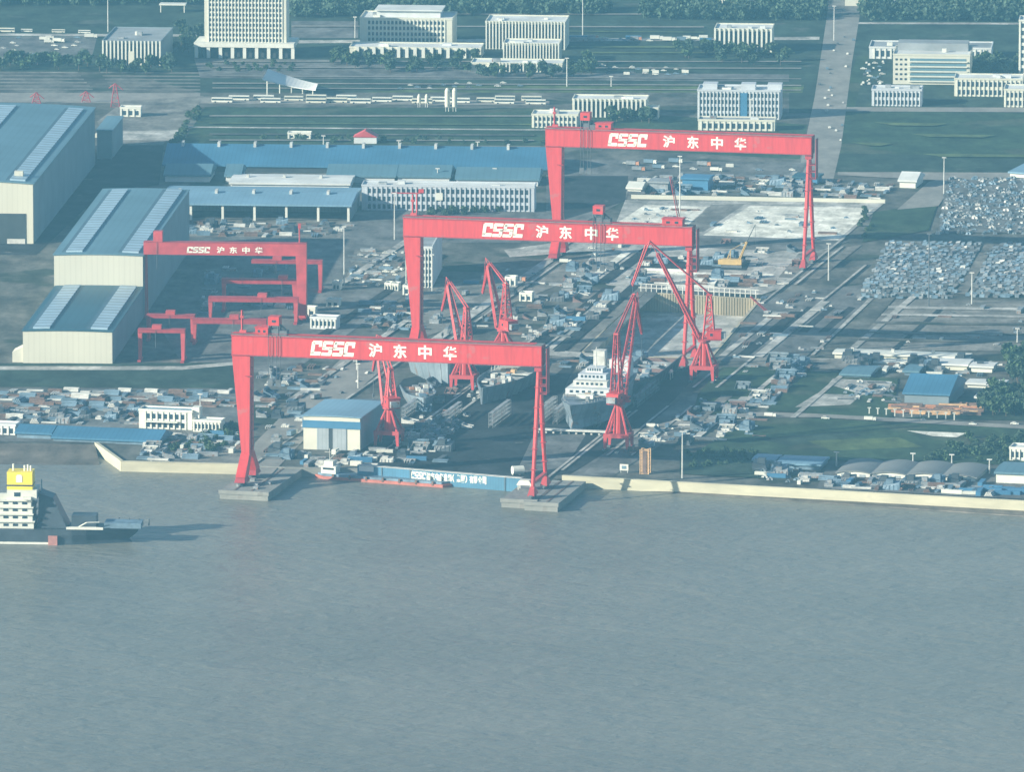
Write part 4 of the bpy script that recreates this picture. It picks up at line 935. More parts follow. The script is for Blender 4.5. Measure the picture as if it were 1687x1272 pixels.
k = MB(); k.bar((x1 + 3, 0, zd + 1), (x1 + 3, 0, zd + 23), .5, 6, .25); k.bar((x1 + 3, -4, zd + 18), (x1 + 3, 4, zd + 18), .2); k.build('mast', 'steel_blue', t)
k = MB(); k.hexa([(x1 + 1.7, -7, zd + .1), (x1 + 16, -7, zd + .1), (x1 + 16, 9, zd + .1), (x1 + 1.7, 9, zd + .1)], [(x1 + 2.2, -5, zd + 17), (x1 + 9, -4, zd + 14.5), (x1 + 9, 8, zd + 14.5), (x1 + 2.2, 8, zd + 17)]); k.build('shaded_house_side', 'hull_dark', t)  # dark tapered block painting the deck house's side in shade
boxpart('winch_house', 'hull_dark', t, x1 + 18, x1 + 30, -5, 5, zd + .1, zd + 6); boxpart('hatch', 'steel_blue', t, x1 + 34, x1 + 52, -6, 6, zd + .1, zd + 2.6)
k = MB(); k.bar((x1 + 20, -8, zd), (x1 + 26, -9.5, zd + 3.5), .3); k.bar((x1 + 26, -9.5, zd + 3.5), (x1 + 32, -8.4, zd + 3.5), .3); k.build('davit', 'white_paint', t)
k = MB(); k.prism([(x1 + 16, -10.2), (x1 + 34, -10.2), (x1 + 30, -8.6), (x1 + 18, -8.6)], zd + .1, zd + 1.3); k.build('workboat', 'white_paint', t)
for j in range(4):
    k = MB(); x = x1 + 40 + j * 5; k.bar((x, 6 - j, zd), (x, 6 - j, zd + 3.4), .35, 6); k.bar((x, 6 - j, zd + 3.4), (x + 3, 4 - j, zd + 4), .2); k.build('deck_crane', 'steel_dark', t)
# barge with a white wheelhouse
t = thing('barge', 'long flat barge with orange sides and a white wheelhouse lying along the dock gate', 'barge', P(523, 789, -4), math.atan2(gb.y - ga.y, gb.x - ga.x) * .9)
bl = W(238, 798)
k = MB(); k.prism([(-3, 4), (3, 0), (bl - 4, 0), (bl + 3, 11), (3, 11)], -1, 1.5); k.build('hull', 'barge_red', t)
k = MB(); k.prism([(-1.5, 4.2), (3.4, .9), (bl - 5, .9), (bl + 1, 10.2), (3.5, 10.2)], 1.503, 2.6); k.build('deck', 'steel_blue', t)
for j in range(7): boxpart('gunwale_post', 'rust', t, 8 + j * bl / 8, 9 + j * bl / 8, -.2, .5, .8, 2.9)
a_ = boxpart('wheelhouse', 'white_paint', t, 1.0, 9, 2.2, 9, 2.6, 6.4); boxpart('window', 'glass', a_, 2, 8, 2.08, 2.3, 4.6, 5.6); boxpart('upper_cabin', 'white_paint', a_, 2, 7, 3.4, 8, 6.403, 8.8)
k = MB(); k.bar((4.5, 5.5, 8.8), (4.5, 5.5, 15), .22); k.bar((4.5, 5.5, 9.5), (9.5, 5.5, 14.5), .18); k.bar((1.6, 5.5, 13), (7.4, 5.5, 13), .12); k.build('mast', 'steel_pale', a_)
for j, m in enumerate(('steel_pale', 'white_paint')): boxpart('deck_locker', m, t, bl * .8 + j * 6, bl * .8 + j * 6 + 2, 4, 6, 2.6, 4.6)
# ship with white cabins on the slipway
t = thing('slipway_ship', 'grey ship with white cabins and a curved bow on the slipway', 'ship', P(960, 708), -AC - R(90) + 0)
LB = 112.0; sb_ = t; 
t.location = P(944, 714) + Vector((math.sin(AC), math.cos(AC), 0)) * LB
hl_ = hull(LB, 25, 13.5).build('hull', 'hull_grey', t)
k = MB(); k.box(LB * .18, LB * .72, -11, 11, 13.7, 14.4); k.build('deck', 'deck_grey', t)
xx = LB * .62
for i, (x0, x1_, yw, z0, z1) in enumerate(((LB * .34, xx + 9, 11.5, 14.4, 17.4), (LB * .38, xx + 2, 9.0, 17.4, 20.4), (LB * .42, xx - 3, 7.4, 20.4, 23.2), (LB * .46, xx - 8, 4.5, 23.2, 25.4))):
    dk = boxpart('deck_house', ('pale_grey', 'steel_pale', 'grey_wall', 'pale_grey')[i], t, x0, x1_, -yw, yw, z0 + .003, z1)
    for j in range(6): boxpart('window', 'glass', dk, x1_ - .1, x1_ + .15, -yw * .8 + j * yw * .28, -yw * .8 + j * yw * .28 + yw * .14, z0 + 1, z0 + 2.2)
boxpart('lifeboat', 'white_paint', t, xx + 18, xx + 22, -3, 6, 14.6, 16.6)
boxpart('engine_casing', 'steel_pale', t, LB * .14, LB * .20, -9, -3, 14.4, 28); boxpart('engine_casing', 'pale_grey', t, LB * .1, LB * .22, 0, 10, 14.4, 24)
for j in range(9):
    x = random.uniform(LB * .05, LB * .34); y = random.uniform(-9, 9); boxpart('deck_unit', ('pale_grey', 'steel_pale', 'steel_grey')[j % 3], t, x, x + random.uniform(3, 8), y - 2, y + random.uniform(1, 3), 14.0, 15 + random.uniform(1, 6))
k = MB()
for i in range(9): k.box(LB + 3, LB + 3.8, -18 + i * 4, -17 + i * 4, 0, 1.8)
k.box(LB + 2, LB + 5, -19, 19, 1.803, 2.6); k.build('bow_cradle', 'steel_pale', t)
# unfinished hulls
def shell(name, label, px, py, L, B, D, a, decks=True, nfr=9, m='hull_grey', clutter=()):
    t = thing(name, label, 'ship hull', P(px, py), a)
    k = MB(); prof = []
    for i in range(13):
        u = i / 12; wd = B / 2 * (1 if u < .5 else max(.06, 1 - ((u - .5) / .5) ** 2)); prof.append((L * u, wd))
    for s in (-1, 1):
        for i in range(12):
            (xa, wa), (xb, wb_) = prof[i], prof[i + 1]
            k.hexa([(xa, s * wa * .7, 0), (xb, s * wb_ * .55, 0), (xb, s * (wb_ * .55 - .5 * s * s), 0), (xa, s * (wa * .7 - .5), 0)],
                   [(xa, s * wa, D), (xb, s * wb_, D), (xb, s * (wb_ - .6), D), (xa, s * (wa - .6), D)])
    k.build('shell_plating', m, t)
    for j in range(nfr):
        u = (j + .5) / nfr; wd = B / 2 * (1 if u < .5 else max(.06, 1 - ((u - .5) / .5) ** 2)) * .93
        k = MB(); k.hexa([(L * u, -wd * .7, 0.2), (L * u + .7, -wd * .7, .2), (L * u + .7, wd * .7, .2), (L * u, wd * .7, .2)], [(L * u, -wd, D * .9), (L * u + .7, -wd, D * .9), (L * u + .7, wd, D * .9), (L * u, wd, D * .9)])
        k.build('bulkhead', 'steel_grey' if j % 3 else 'primer', t)
    if decks:
        k = MB(); k.box(0, L * .45, -B * .47, B * .47, D * .9 + .003, D * .9 + .6); k.build('deck_plate', 'steel_pale', t)
        for j in range(6):
            q = MB(); x = L * .05 + j * L * .07; q.bar((x, -B * .42, D * .9), (x, -B * .42, D * .9 + 6), .3); q.build('post', 'steel_pale', t)
        q = MB(); q.box(L * .03, L * .44, -B * .46, B * .42, D * .9 + 6.003, D * .9 + 6.8); q.build('upper_deck', 'steel_pale', t)
    rg = random.Random(int(px)); 
    for j in range(8):
        x = rg.uniform(.05, .8) * L; y = rg.uniform(-.3, .3) * B; hz = D * .9 + (6.81 if decks and x < L * .43 else .61 if decks and x < L * .45 else .01); boxpart('deck_unit', rg.choice(('steel_grey', 'steel_pale', 'steel_blue')), t, x, x + rg.uniform(2, 6), y, y + rg.uniform(1.5, 4), hz, hz + rg.uniform(.6, 2.6))
    for m_ in clutter:
        for j in range(3):
            x = random.uniform(.2, .75) * L; y = random.uniform(-.25, .25) * B; boxpart('fitting', m_, t, x, x + 3, y, y + 2.4, D * .9 + .01, D * .9 + random.uniform(1, 2.5))
    return t
shell('hull_section', 'unfinished open hull with raised deck lying left of the front crane right leg', 873, 622, 88, 25, 9, -AC - R(94), clutter=('tan', 'steel_pale', 'orange'))
shell('hull_section', 'small open hull with orange and white fittings right of the nearest jib crane', 684, 655, 42, 17, 7, -AC - R(70), decks=False, clutter=('orange', 'white_paint', 'steel_pale'))
shell('hull_section', 'curved grey bow shell standing behind the small open hull', 700, 612, 44, 22, 12, -AC - R(60), decks=False, nfr=5)
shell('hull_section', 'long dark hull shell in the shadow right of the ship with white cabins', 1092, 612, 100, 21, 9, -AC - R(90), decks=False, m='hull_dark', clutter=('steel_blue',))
_r = random.Random(3)
for j in range(14):
    x = _r.uniform(LB * .05, LB * .9); y = _r.uniform(-9, 9) * (1 if x < LB * .6 else .5); z = 14.4
    boxpart('deck_fitting', _r.choice(('steel_pale', 'steel_grey', 'white_paint', 'tan')), sb_, x, x + _r.uniform(1, 4), y, y + _r.uniform(1, 3), z, z + _r.uniform(.8, 3))
k = MB(); k.bar((LB * .5, 0, 25), (LB * .5, 0, 36), .35, 5, .15); k.bar((LB * .5, -4, 31), (LB * .5, 4, 31), .18); k.bar((LB * .5, -2.5, 34), (LB * .5, 2.5, 34), .15); k.build('mast', 'steel_pale', sb_)
k = MB()
for j in range(16): x = LB * .62 + j * LB * .022; w3 = 11.4 * max(.06, 1 - max(0, (x / LB - .72) / .28) ** 1.8); k.bar((x, -w3, 14), (x, -w3, 15.3), .09); k.bar((x, w3, 14), (x, w3, 15.3), .09)
k.build('railing', 'steel_pale', sb_)['kind'] = 'stuff'
# staging and blocks standing round the hulls
def staging(px, py, n, ht, label, rot):
    t = thing('staging', label, 'scaffolding', P(px, py), rot, 'grey staging round the hulls')
    for i in range(n + 1):
        k = MB()
        for y in (0, 2.2): k.bar((i * 3, y, 0), (i * 3, y, ht), .16)
        k.bar((i * 3, 0, ht), (i * 3, 2.2, ht), .14); k.build('frame', 'steel_grey', t)
    for z in range(2, int(ht) + 1, 2): boxpart('deck_board', 'steel_grey', t, 0, n * 3, .1, 2.1, z - .1, z + .08)
V_ = -AC + R(90)
for px, py, n_, ht_, l_ in ((812, 706, 14, 8, 'staging along the left side of the unfinished open hull'), (893, 700, 12, 9, 'staging on the right of the unfinished open hull'), (918, 700, 10, 8, 'staging on the left of the ship with white cabins'), (985, 705, 16, 10, 'staging along the right side of the ship with white cabins'), (735, 700, 12, 6, 'staging on the slipway left of the unfinished open hull'), (1050, 672, 18, 7, 'staging left of the long dark hull shell'), (668, 690, 10, 6, 'staging beside the small open hull with orange fittings')):
    staging(px, py, n_, ht_, l_, V_)
# small things beside the slipway
t = thing('tent_shelter', 'white peaked tent roof on posts beside the tall jib crane', 'shelter', P(1084, 626), -AC)
k = MB(); k.add([(0, 0, 4), (7, 0, 4), (7, 7, 4), (0, 7, 4), (3.5, 3.5, 8)], [(0, 1, 4), (1, 2, 4), (2, 3, 4), (3, 0, 4), (3, 2, 1, 0)]); k.build('roof', 'white_paint', t)
for x in (.3, 6.3):
    for y in (.3, 6.3): boxpart('post', 'white_paint', t, x, x + .4, y, y + .4, 0, 3.99)
t = thing('lattice_pillar', 'tan lattice tower section standing upright behind the flood wall', 'tower', P(1055, 781), -AC)
for x in (0, 4.4):
    for y in (0, 4.4): k = MB(); k.bar((x, y, 0), (x, y, 12.5), .35); k.build('corner_post', 'tan', t)
for y in (0, 4.4):
    k = MB()
    for j in range(8): k.bar((0, y, j * 1.56), (4.4, y, j * 1.56 + 1.56), .2); k.bar((4.4, y, j * 1.56), (0, y, j * 1.56 + 1.56), .2); k.bar((0, y, j * 1.56), (4.4, y, j * 1.56), .25)
    k.build('bracing', 'tan', t)
boxpart('plate_side', 'rust', t, 1.2, 3.2, -.5, -.36, .3, 12)
t = thing('sign_board', 'small white sign board on posts just behind the flood wall', 'sign', P(1021, 779), -AC)
boxpart('board', 'white_paint', t, 0, 4.4, 0, .3, 1.2, 4.4)
boxpart('face', 'steel_blue', t, 1.0, 3.4, -.06, -.003, 2.0, 3.6)
for x in (.3, 3.8): boxpart('post', 'steel_pale', t, x, x + .3, .31, .6, 0, 4)
t = thing('plaque', 'round white tank end standing at the right end of the dock gate', 'tank', P(844, 783), -AC)
k = MB(); k.bar((0, 0, 2.4), (5, 3, 2.4), 2.2, 16); k.build('vessel', 'white_paint', t); boxpart('saddle', 'steel_grey', t, .5, 4, .2, 2.6, 0, .6)
t = thing('crawler_crane', 'yellow crawler crane with raised boom on the dark apron behind the dry dock', 'crawler crane', P(1207, 440), -AC)
for y in (-3.2, 3.2): k = MB(); k.box(-6, 6, y - .8, y + .8, 0, 1.6); k.build('track', 'steel_dark', t)
boxpart('body', 'yellow', t, -6, 4.5, -2.6, 2.6, 1.7, 4.8); boxpart('cab', 'yellow', t, 3, 5.6, -3, -1, 1.9, 4.9); boxpart('counterweight', 'yellow', t, -8, -6.01, -2.4, 2.4, 1.7, 4.4)
k = MB(); k.lattice((3, -.9, 3), (8, -.5, 15), (3, .9, 3), (8, .5, 15), 9, .3, .15); k.lattice((3.6, -.9, 2.4), (8.5, -.5, 14.6), (3.6, .9, 2.4), (8.5, .5, 14.6), 9, .3, .15); k.build('boom', 'yellow', t)
k = MB(); k.lattice((-3, -1, 4.8), (-1, -.6, 10), (-1, -1, 4.8), (-1, -.6, 10), 4, .2, .1); k.bar((-1, -.6, 10), (8, -.3, 15), .12); k.build('gantry_mast', 'yellow', t)
k = MB(); k.bar((8.2, 0, 15), (13, 0, 25), .3, 4, .18); k.bar((13, 0, 25), (13.2, 0, 14), .07); k.build('fly_jib', 'steel_dark', t)
# small gantry cranes between the halls
def small_gantry(label, px0, px1, ytop, ybot, yfl, yfr, thick=None, sign=False, leg_l=True, leg_r=True, wide=False, cab=.3):
    yf = max(yfl, yfr); t = thing('small_gantry_crane', label, 'gantry crane', P(px0, yf), -AH, 'small red gantry cranes in the west yard')
    L = W(px1 - px0, yf); zt = HT(yf - ytop, yf); zb = HT(yf - ybot, yf)
    b = MB(); b.box(0, L, -2.4, 2.4, zb, zt); b.build('beam', 'red_fade' if sign else 'red_dark', t)
    k = MB(); k.box(0, L, -2.6, 2.6, zt + .003, zt + .3); k.build('deck', 'red_dark', t)
    if leg_l:
        if sign: 
            for y in (-5, 5): k = MB(); k.bar((1.2, y * .3, zb), (1.2, y, 1.2), .55, 6); k.build('leg', 'red_fade', t)
        else:
            k = MB(); k.hexa([(.4, -3, 1), (1.6, -3, 1), (1.6, 3, 1), (.4, 3, 1)], [(0, -2, zb), (2.2, -2, zb), (2.2, 2, zb), (0, 2, zb)]); k.build('leg', 'red_fade', t)
        k = MB(); k.box(.1, 1.9, -6, 6, .2, 1.2); k.build('bogie', 'red_dark', t)
    if leg_r:
        wt = 6.0 if wide else 2.4
        k = MB(); k.hexa([(L - wt * .75, -4, 1), (L - .2, -4, 1), (L - .2, 4, 1), (L - wt * .75, 4, 1)], [(L - wt, -2.2, zb), (L, -2.2, zb), (L, 2.2, zb), (L - wt, 2.2, zb)]); k.build('leg', 'red_fade', t)
        k = MB(); k.box(L - wt * .8, L, -8, 8, .2, 1.2); k.build('bogie', 'red_dark', t)
    x = L * cab
    k = MB(); k.box(x, x + 5, -2.6, 2.6, zt + .3, zt + (6 if sign else 2.4)); c = k.build('trolley_house', 'red_fade', t)
    k = MB(); k.bar((x + 2, -2.7, zt), (x + 2, -2.7, zb - 8), .12); k.build('hoist_rope', 'steel_dark', c)
    if sign:
        k = MB(); cssc(k, W(310 - 238, yf), zb + 1.2, W(38, yf), 3.4, -2.4); k.build('company_letters', 'letter_white', t)
        for ch, x_ in zip('沪东中华', (359, 380, 401, 422)): k = MB(); glyph_mesh(k, ch, 4.2, 3.6, -2.4, W(x_ - 238, yf), zb + 1.2); k.build('written_character', 'letter_white', t)
        k = MB(); k.bar((L - 4, 0, zt), (L - 4, 0, zt + 10), .4, 6); k.box(L - 4.8, L - 3.2, -.6, .6, zt + 8.5, zt + 11); k.build('mast', 'red_fade', t)
    return t
small_gantry('red gantry crane with white lettering standing right beside the stepped hall', 238, 507, 398, 418, 522, 522, sign=True, wide=True, cab=.06)
small_gantry('plain red gantry crane farthest back, its right leg beyond the lettered one', 415, 532, 428, 433, 478, 478, leg_l=False)
small_gantry('plain red gantry beam second from the back, under the lettered gantry crane', 366, 500, 459, 466, 512, 512, wide=True, cab=.7)
small_gantry('plain red gantry crane third from the back with a small cab', 344, 492, 489, 496, 530, 530, cab=.55)
small_gantry('plain red gantry crane touching the stepped hall, second from the front', 242, 322, 518, 523, 560, 560, cab=.4)
small_gantry('plain red gantry beam running behind the mast of the front gantry crane', 318, 440, 525, 532, 566, 566, cab=.5)
small_gantry('plain low red gantry crane nearest the river in the west yard', 228, 306, 542, 547, 594, 594, cab=.3)
for px, py, l_ in ((60, 170, 'small faded red derrick peeping over the largest hall, left one'), (142, 168, 'small faded red derrick peeping over the largest hall, middle one'), (190, 176, 'taller faded red derrick behind the white double hut')):
    t = thing('derrick', l_, 'derrick', P(px, py), -AP)
    hh = 15 if px == 190 else 7; k = MB(); k.lattice((-2.8, 0, 0), (-.5, 0, hh), (2.8, 0, 0), (.5, 0, hh), 5, .3, .16); k.build('tower', 'red_dark', t); k = MB(); k.bar((0, 0, hh), (5, 0, hh - 4), .3); k.bar((0, 0, hh), (-4, 0, hh - 3), .3); k.build('arm', 'red_dark', t)
t = thing('tower_crane', 'thin red tower crane in front of the white office row', 'tower crane', P(687, 360), -AH)
k = MB(); k.bar((0, 0, 0), (0, 0, 15), .55); k.build('mast', 'red_fade', t); k = MB(); k.bar((-15, 0, 15), (3, 0, 15), .4); k.build('arm', 'red_fade', t); boxpart('cab', 'red_paint', t, 1, 4, -1, 1, 15.4, 17.5)
t = thing('lattice_crane', 'thin pale lattice crane leaning behind the middle beam', 'lattice crane', P(1117, 366), -AC)
k = MB(); k.lattice((0, -.5, 2), (-5, -.3, 27), (1.2, .5, 2), (-4.2, .3, 27), 12, .22, .12); k.build('boom', 'red_fade', t); boxpart('body', 'steel_grey', t, -2, 4, -2, 2, 0, 2.6)
t = thing('lattice_crane', 'short pink lattice arm lying beside the right side of the dry dock', 'lattice crane', P(1262, 516), -AC)
k = MB(); k.lattice((0, -.5, 1), (-9, -.4, 9), (1, .5, 1), (-8.4, .4, 9), 9, .25, .14); k.build('boom', 'red_fade', t); boxpart('body', 'steel_grey', t, -1, 3, -1.5, 1.5, 0, 1.6)

# ------------------------------------------------------------------ poles
LM = [(178, 52, 60), (585, 62, 34), (960, 62, 66), (1374, 66, 56), (1120, 356, 98), (1555, 322, 62), (1124, 788, 76), (1530, 506, 120), (1601, 502, 52), (1237, 206, 42), (1007, 142, 16), (934, 142, 46), (1365, 462, 60), (567, 470, 96), (650, 395, 76), (712, 480, 60), (588, 610, 24), (1378, 768, 22), (1504, 770, 22), (1568, 772, 22), (1630, 780, 22), (590, 640, 40), (330, 690, 40), (840, 346, 12), (533, 240, 16), (657, 244, 12), (787, 244, 10), (815, 300, 22), (721, 300, 22), (1676, 566, 24)]
LPL = ['at the top left of the campus', 'between tower block and gridded slab', 'right of the finned twin blocks', 'in the middle of the wide road', 'with a lamp head in front of the far gantry beam', 'beside the road left of the storage field', 'standing on the grass behind the flood wall', 'of dark steel rising from the storage field, tallest on the right', 'between the two halves of the storage field', 'beside the wide road left of the far beam end', 'short one on the campus lawn', 'on the campus lawn above the far gantry crane', 'right of the hinged leg of the far crane', 'at the edge of the west yard car park', 'above the parked cars of the west yard', 'right of the middle crane left leg', 'on the road behind the slipway shed', 'left end of the arched shed row', 'behind the second arched shed', 'behind the third arched shed', 'right end of the arched shed row', 'beside the road above the slipway shed', 'above the white house with the veranda', 'in front of the office row', 'left one above the very long blue roof', 'middle one above the very long blue roof', 'right one above the very long blue roof', 'above the right part of the office row', 'above the middle of the office row', 'at the right edge above the long hut row']
for (px, py, hp), l_ in zip(LM, LPL):
    h = HT(hp, py); t = thing('lamp_mast', 'slim lamp mast ' + l_, 'lamp mast', P(px, py), -AC, 'lamp masts of yard and campus')
    m = 'steel_dark' if hp == 120 else 'steel_pale'
    k = MB(); k.bar((0, 0, 0), (0, 0, h), .42, 6, .26); k.build('pole', m, t)
    k = MB(); k.box(-1.3, 1.3, -.5, .5, h, h + .5); k.build('lamp_head', m, t)

# ------------------------------------------------------------------ countable yard clutter
def inside(pt, poly):
    x, y = pt; c = False; n = len(poly)
    for i in range(n):
        (x1, y1), (x2, y2) = poly[i], poly[(i + 1) % n]
        if (y1 > y) != (y2 > y) and x < (x2 - x1) * (y - y1) / (y2 - y1) + x1: c = not c
    return c
OCC = []
def scatter(protos, poly, n, label, group, md=8.0, rots=(0, 90), a=AC, jit=6, scale=(.62, 1.02), seed=1):
    rg = random.Random(seed); xs = [p[0] for p in poly]; ys = [p[1] for p in poly]; c = 0; tries = 0; pts = []
    while c < n and tries < n * 60:
        tries += 1; q = (rg.uniform(min(xs), max(xs)), rg.uniform(min(ys), max(ys)))
        if not inside(q, poly): continue
        p = P(*q)
        if any((p.x - o.x) ** 2 + (p.y - o.y) ** 2 < md * md for o in pts): continue
        pts.append(p); pr = rg.choice(protos); o = copy_tree(pr); o.location = (p.x, p.y, 0)
        o.rotation_euler = (0, 0, -a + R(rg.choice(rots) + rg.uniform(-jit, jit))); s_ = rg.uniform(*scale); o.scale = (s_, s_, s_)
        tag(o, label, None, group); c += 1
    return c
PROTO = []
def proto(o, cat): tag(o, None, cat); PROTO.append(o); return o
def block_proto(m, sx, sy, sz, seed):
    rg = random.Random(seed); k = MB()
    k.box(-sx / 2, sx / 2, -sy / 2, sy / 2, 0, .5); k.box(-sx / 2, sx / 2, sy / 2 - .4, sy / 2, .503, sz)
    for i in range(3): x = -sx / 2 + sx * i / 2.2; k.hexa([(x, -sy / 2, .503), (x + .4, -sy / 2, .503), (x + .4, sy / 2 - .41, .503), (x, sy / 2 - .41, .503)], [(x, -sy / 2 * rg.uniform(.2, 1), sz * rg.uniform(.2, .5)), (x + .4, -sy / 2 * .6, sz * .3), (x + .4, sy / 2 - .41, sz * .8), (x, sy / 2 - .41, sz * .8)])
    k.box(-sx * .3, sx * .25, -sy * .25, sy * .2, .503, sz * rg.uniform(.3, .6))
    for i in range(3): z = sz * (.3 + .25 * i); k.box(-sx / 2, sx / 2, sy / 2 - 1.2, sy / 2 - .41, z, z + .25)
    return proto(k.build('hull_block', m), 'hull block')
def solid_proto(m, sx, sy, sz, seed):  # solid kind of hull block, not machinery
    rg = random.Random(seed); k = MB()
    k.hexa([(-sx / 2, -sy / 2, 0), (sx / 2, -sy / 2, 0), (sx / 2, sy / 2, 0), (-sx / 2, sy / 2, 0)], [(-sx / 2 * .9, -sy / 2 * rg.uniform(.6, 1), sz * .6), (sx / 2, -sy / 2, sz * rg.uniform(.7, 1)), (sx / 2 * .9, sy / 2, sz), (-sx / 2, sy / 2, sz * .8)])
    k.box(-sx * .3, sx * .1, -sy * .3, sy * .2, sz * .5, sz * 1.25)
    for i in range(4): x = -sx / 2 + sx * (i + .5) / 4; k.box(x, x + .3, -sy / 2 - .25, -sy / 2, .1, sz * .7)
    return proto(k.build('solid_hull_block', m), 'steelwork')
def stack_proto(m, L, n, seed):
    rg = random.Random(seed); k = MB(); z = .2
    k.box(-L * .35, -L * .3, -1.6, 1.6, 0, .2); k.box(L * .3, L * .35, -1.6, 1.6, 0, .2)
    for i in range(n): w2_ = rg.uniform(.8, 1.5); o = rg.uniform(-.5, .5); k.box(-L / 2 + o, L / 2 + o, -w2_, w2_, z + .003, z + .4); z += .42
    return proto(k.build('plate_stack', m), 'plate stack')
def pipe_proto(m, L, seed):
    k = MB()
    for r_, c in ((0, 5), (1, 4), (2, 3)):
        for i in range(c): y = (i - (c - 1) / 2) * 1.05; k.bar((-L / 2, y, .5 + r_ * .9), (L / 2, y, .5 + r_ * .9), .5, 7)
    return proto(k.build('pipe_stack', m), 'pipe stack')
def car_proto(m):
    k = MB(); k.hexa([(-2.2, -.9, .35), (2.2, -.9, .35), (2.2, .9, .35), (-2.2, .9, .35)], [(-2.15, -.88, .95), (2.1, -.88, .85), (2.1, .88, .85), (-2.15, .88, .95)])
    k.hexa([(-1.6, -.8, .95), (1.1, -.8, .9), (1.1, .8, .9), (-1.6, .8, .95)], [(-1.2, -.68, 1.5), (.4, -.68, 1.5), (.4, .68, 1.5), (-1.2, .68, 1.5)]); 
    k.m = 1; k.box(-1.35, .62, -.79, .79, 1.02, 1.34)
    for x in (-1.35, 1.35):
        for y in (-.85, .85): k.bar((x, y - .1, .33), (x, y + .1, .33), .33, 8)
    return proto(k.build('parked_car', [m, 'glass']), 'car')
def bus_proto(m):
    k = MB(); k.box(-6, 6, -1.25, 1.25, .4, 3.1); k.m = 1; k.box(-5.8, 5.9, -1.29, 1.29, 1.5, 2.5)
    for x in (-3.8, 3.8):
        for y in (-1.15, 1.15): k.bar((x, y - .15, .5), (x, y + .15, .5), .5, 8)
    return proto(k.build('parked_bus', [m, 'glass']), 'bus')
def truck_proto(m, m2):
    k = MB(); k.box(-4.5, 1.8, -1.25, 1.25, 1.0, 3.2); k.m = 1; k.box(2.1, 4.2, -1.2, 1.2, .6, 2.8); k.m = 2; k.box(4.1, 4.25, -1.0, 1.0, 1.7, 2.5); k.box(-4.4, 4.0, -.9, .9, .6, .98)
    for x in (-3.2, -1.8, 3.0):
        for y in (-1.1, 1.1): k.bar((x, y - .2, .5), (x, y + .2, .5), .5, 8)
    return proto(k.build('parked_truck', [m, m2, 'tyre']), 'truck')
def box_proto(m, L=6.1, h=2.6):
    k = MB(); k.box(-L / 2, L / 2, -1.22, 1.22, .15, h)
    n = int(L / .6)
    for i in range(n):
        x = -L / 2 + .3 + i * (L - .6) / (n - 1)
        for s in (-1, 1): k.box(x - .1, x + .1, s * 1.26 - .04, s * 1.26 + .04, .25, h - .1)
    for x in (-L / 2, L / 2 - .2): k.box(x, x + .2, -1.3, 1.3, 0, .149)
    return proto(k.build('container', m), 'container')
def coil_proto(m):
    k = MB(); rg = random.Random(5)
    for i in range(4): x = rg.uniform(-2, 2); y = rg.uniform(-1.2, 1.2); k.hexa([(x - 1, y - .6, 0), (x + 1, y - .6, 0), (x + 1, y + .6, 0), (x - 1, y + .6, 0)], [(x - .4, y - .4, rg.uniform(.8, 2)), (x + .7, y - .3, 1.2), (x + .6, y + .4, rg.uniform(1, 2)), (x - .6, y + .4, 1)])
    return proto(k.build('steel_pile', m), 'steel pile')
B1 = [block_proto(m, *d_, i) for i, (m, d_) in enumerate((('steel_grey', (9, 7, 4.5)), ('steel_blue', (11, 6, 5)), ('steel_pale', (8, 8, 3)), ('primer', (9, 6, 4)), ('hull_grey', (12, 8, 6))))]
B2 = [solid_proto(m, *d_, i) for i, (m, d_) in enumerate((('steel_grey', (8, 6, 4)), ('steel_blue', (10, 7, 5)), ('steel_pale', (7, 5, 2.5)), ('steel_dark', (9, 7, 4)), ('hull_dark', (10, 8, 5))))]
PS = [stack_proto(m, L, n, i) for i, (m, L, n) in enumerate((('steel_grey', 9, 4), ('steel_pale', 11, 3), ('rust', 8, 5), ('steel_dark', 12, 3), ('steel_blue', 9, 4)))]
PP = [pipe_proto('steel_pale', 10, 1), pipe_proto('steel_blue', 9, 2), pipe_proto('rust', 9, 3)]
CA = [car_proto(m) for m in ('white_paint', 'steel_pale', 'steel_dark', 'steel_blue', 'white_paint')]
BU = [bus_proto('white_paint'), bus_proto('cream_flat')]
TR = [truck_proto('white_paint', 'white_paint'), truck_proto('steel_blue', 'white_paint'), truck_proto('steel_grey', 'orange')]
CT = [box_proto('white_paint'), box_proto('band_blue', 12.2), box_proto('steel_grey', 12.2), box_proto('white_paint', 12.2)]
SPB = [coil_proto(m) for m in ('steel_grey', 'steel_blue', 'hull_grey', 'steel_dark', 'steel_blue', 'hull_grey', 'steel_pale')]
GI = []
for m, L in (('steel_grey', 10), ('steel_pale', 8), ('rust', 11), ('steel_blue', 9)):
    k = MB()
    for y in (-1.4, 0, 1.4): k.box(-L / 2, L / 2, y - .45, y + .45, 0, .15); k.box(-L / 2, L / 2, y - .12, y + .12, .153, 1.1); k.box(-L / 2, L / 2, y - .45, y + .45, 1.103, 1.25)
    GI.append(proto(k.build('girder', m), 'girder'))
LOW = PS + GI * 2 + PP
mixed = B1[:3] + B2[:2] + PS * 2 + GI * 2 + PP
scatter(mixed, [(1060, 292), (1300, 290), (1340, 300), (1335, 324), (1045, 320)], 95, 'steel part in the crowded dark yard behind the long cream dock wall', 'yard clutter under the far beam', 7, seed=3)
scatter(mixed, [(1356, 296), (1470, 306), (1455, 330), (1356, 326)], 34, 'steel part right of the far crane hinged leg', 'yard clutter right of the far crane', 7, seed=4)
scatter(LOW, [(0, 645), (380, 645), (388, 672), (230, 668), (0, 690)], 120, 'steel part in the quay yard above the white house with veranda', 'yard clutter of the west quay', 6, rots=(0, 0, 0, 90), seed=5)
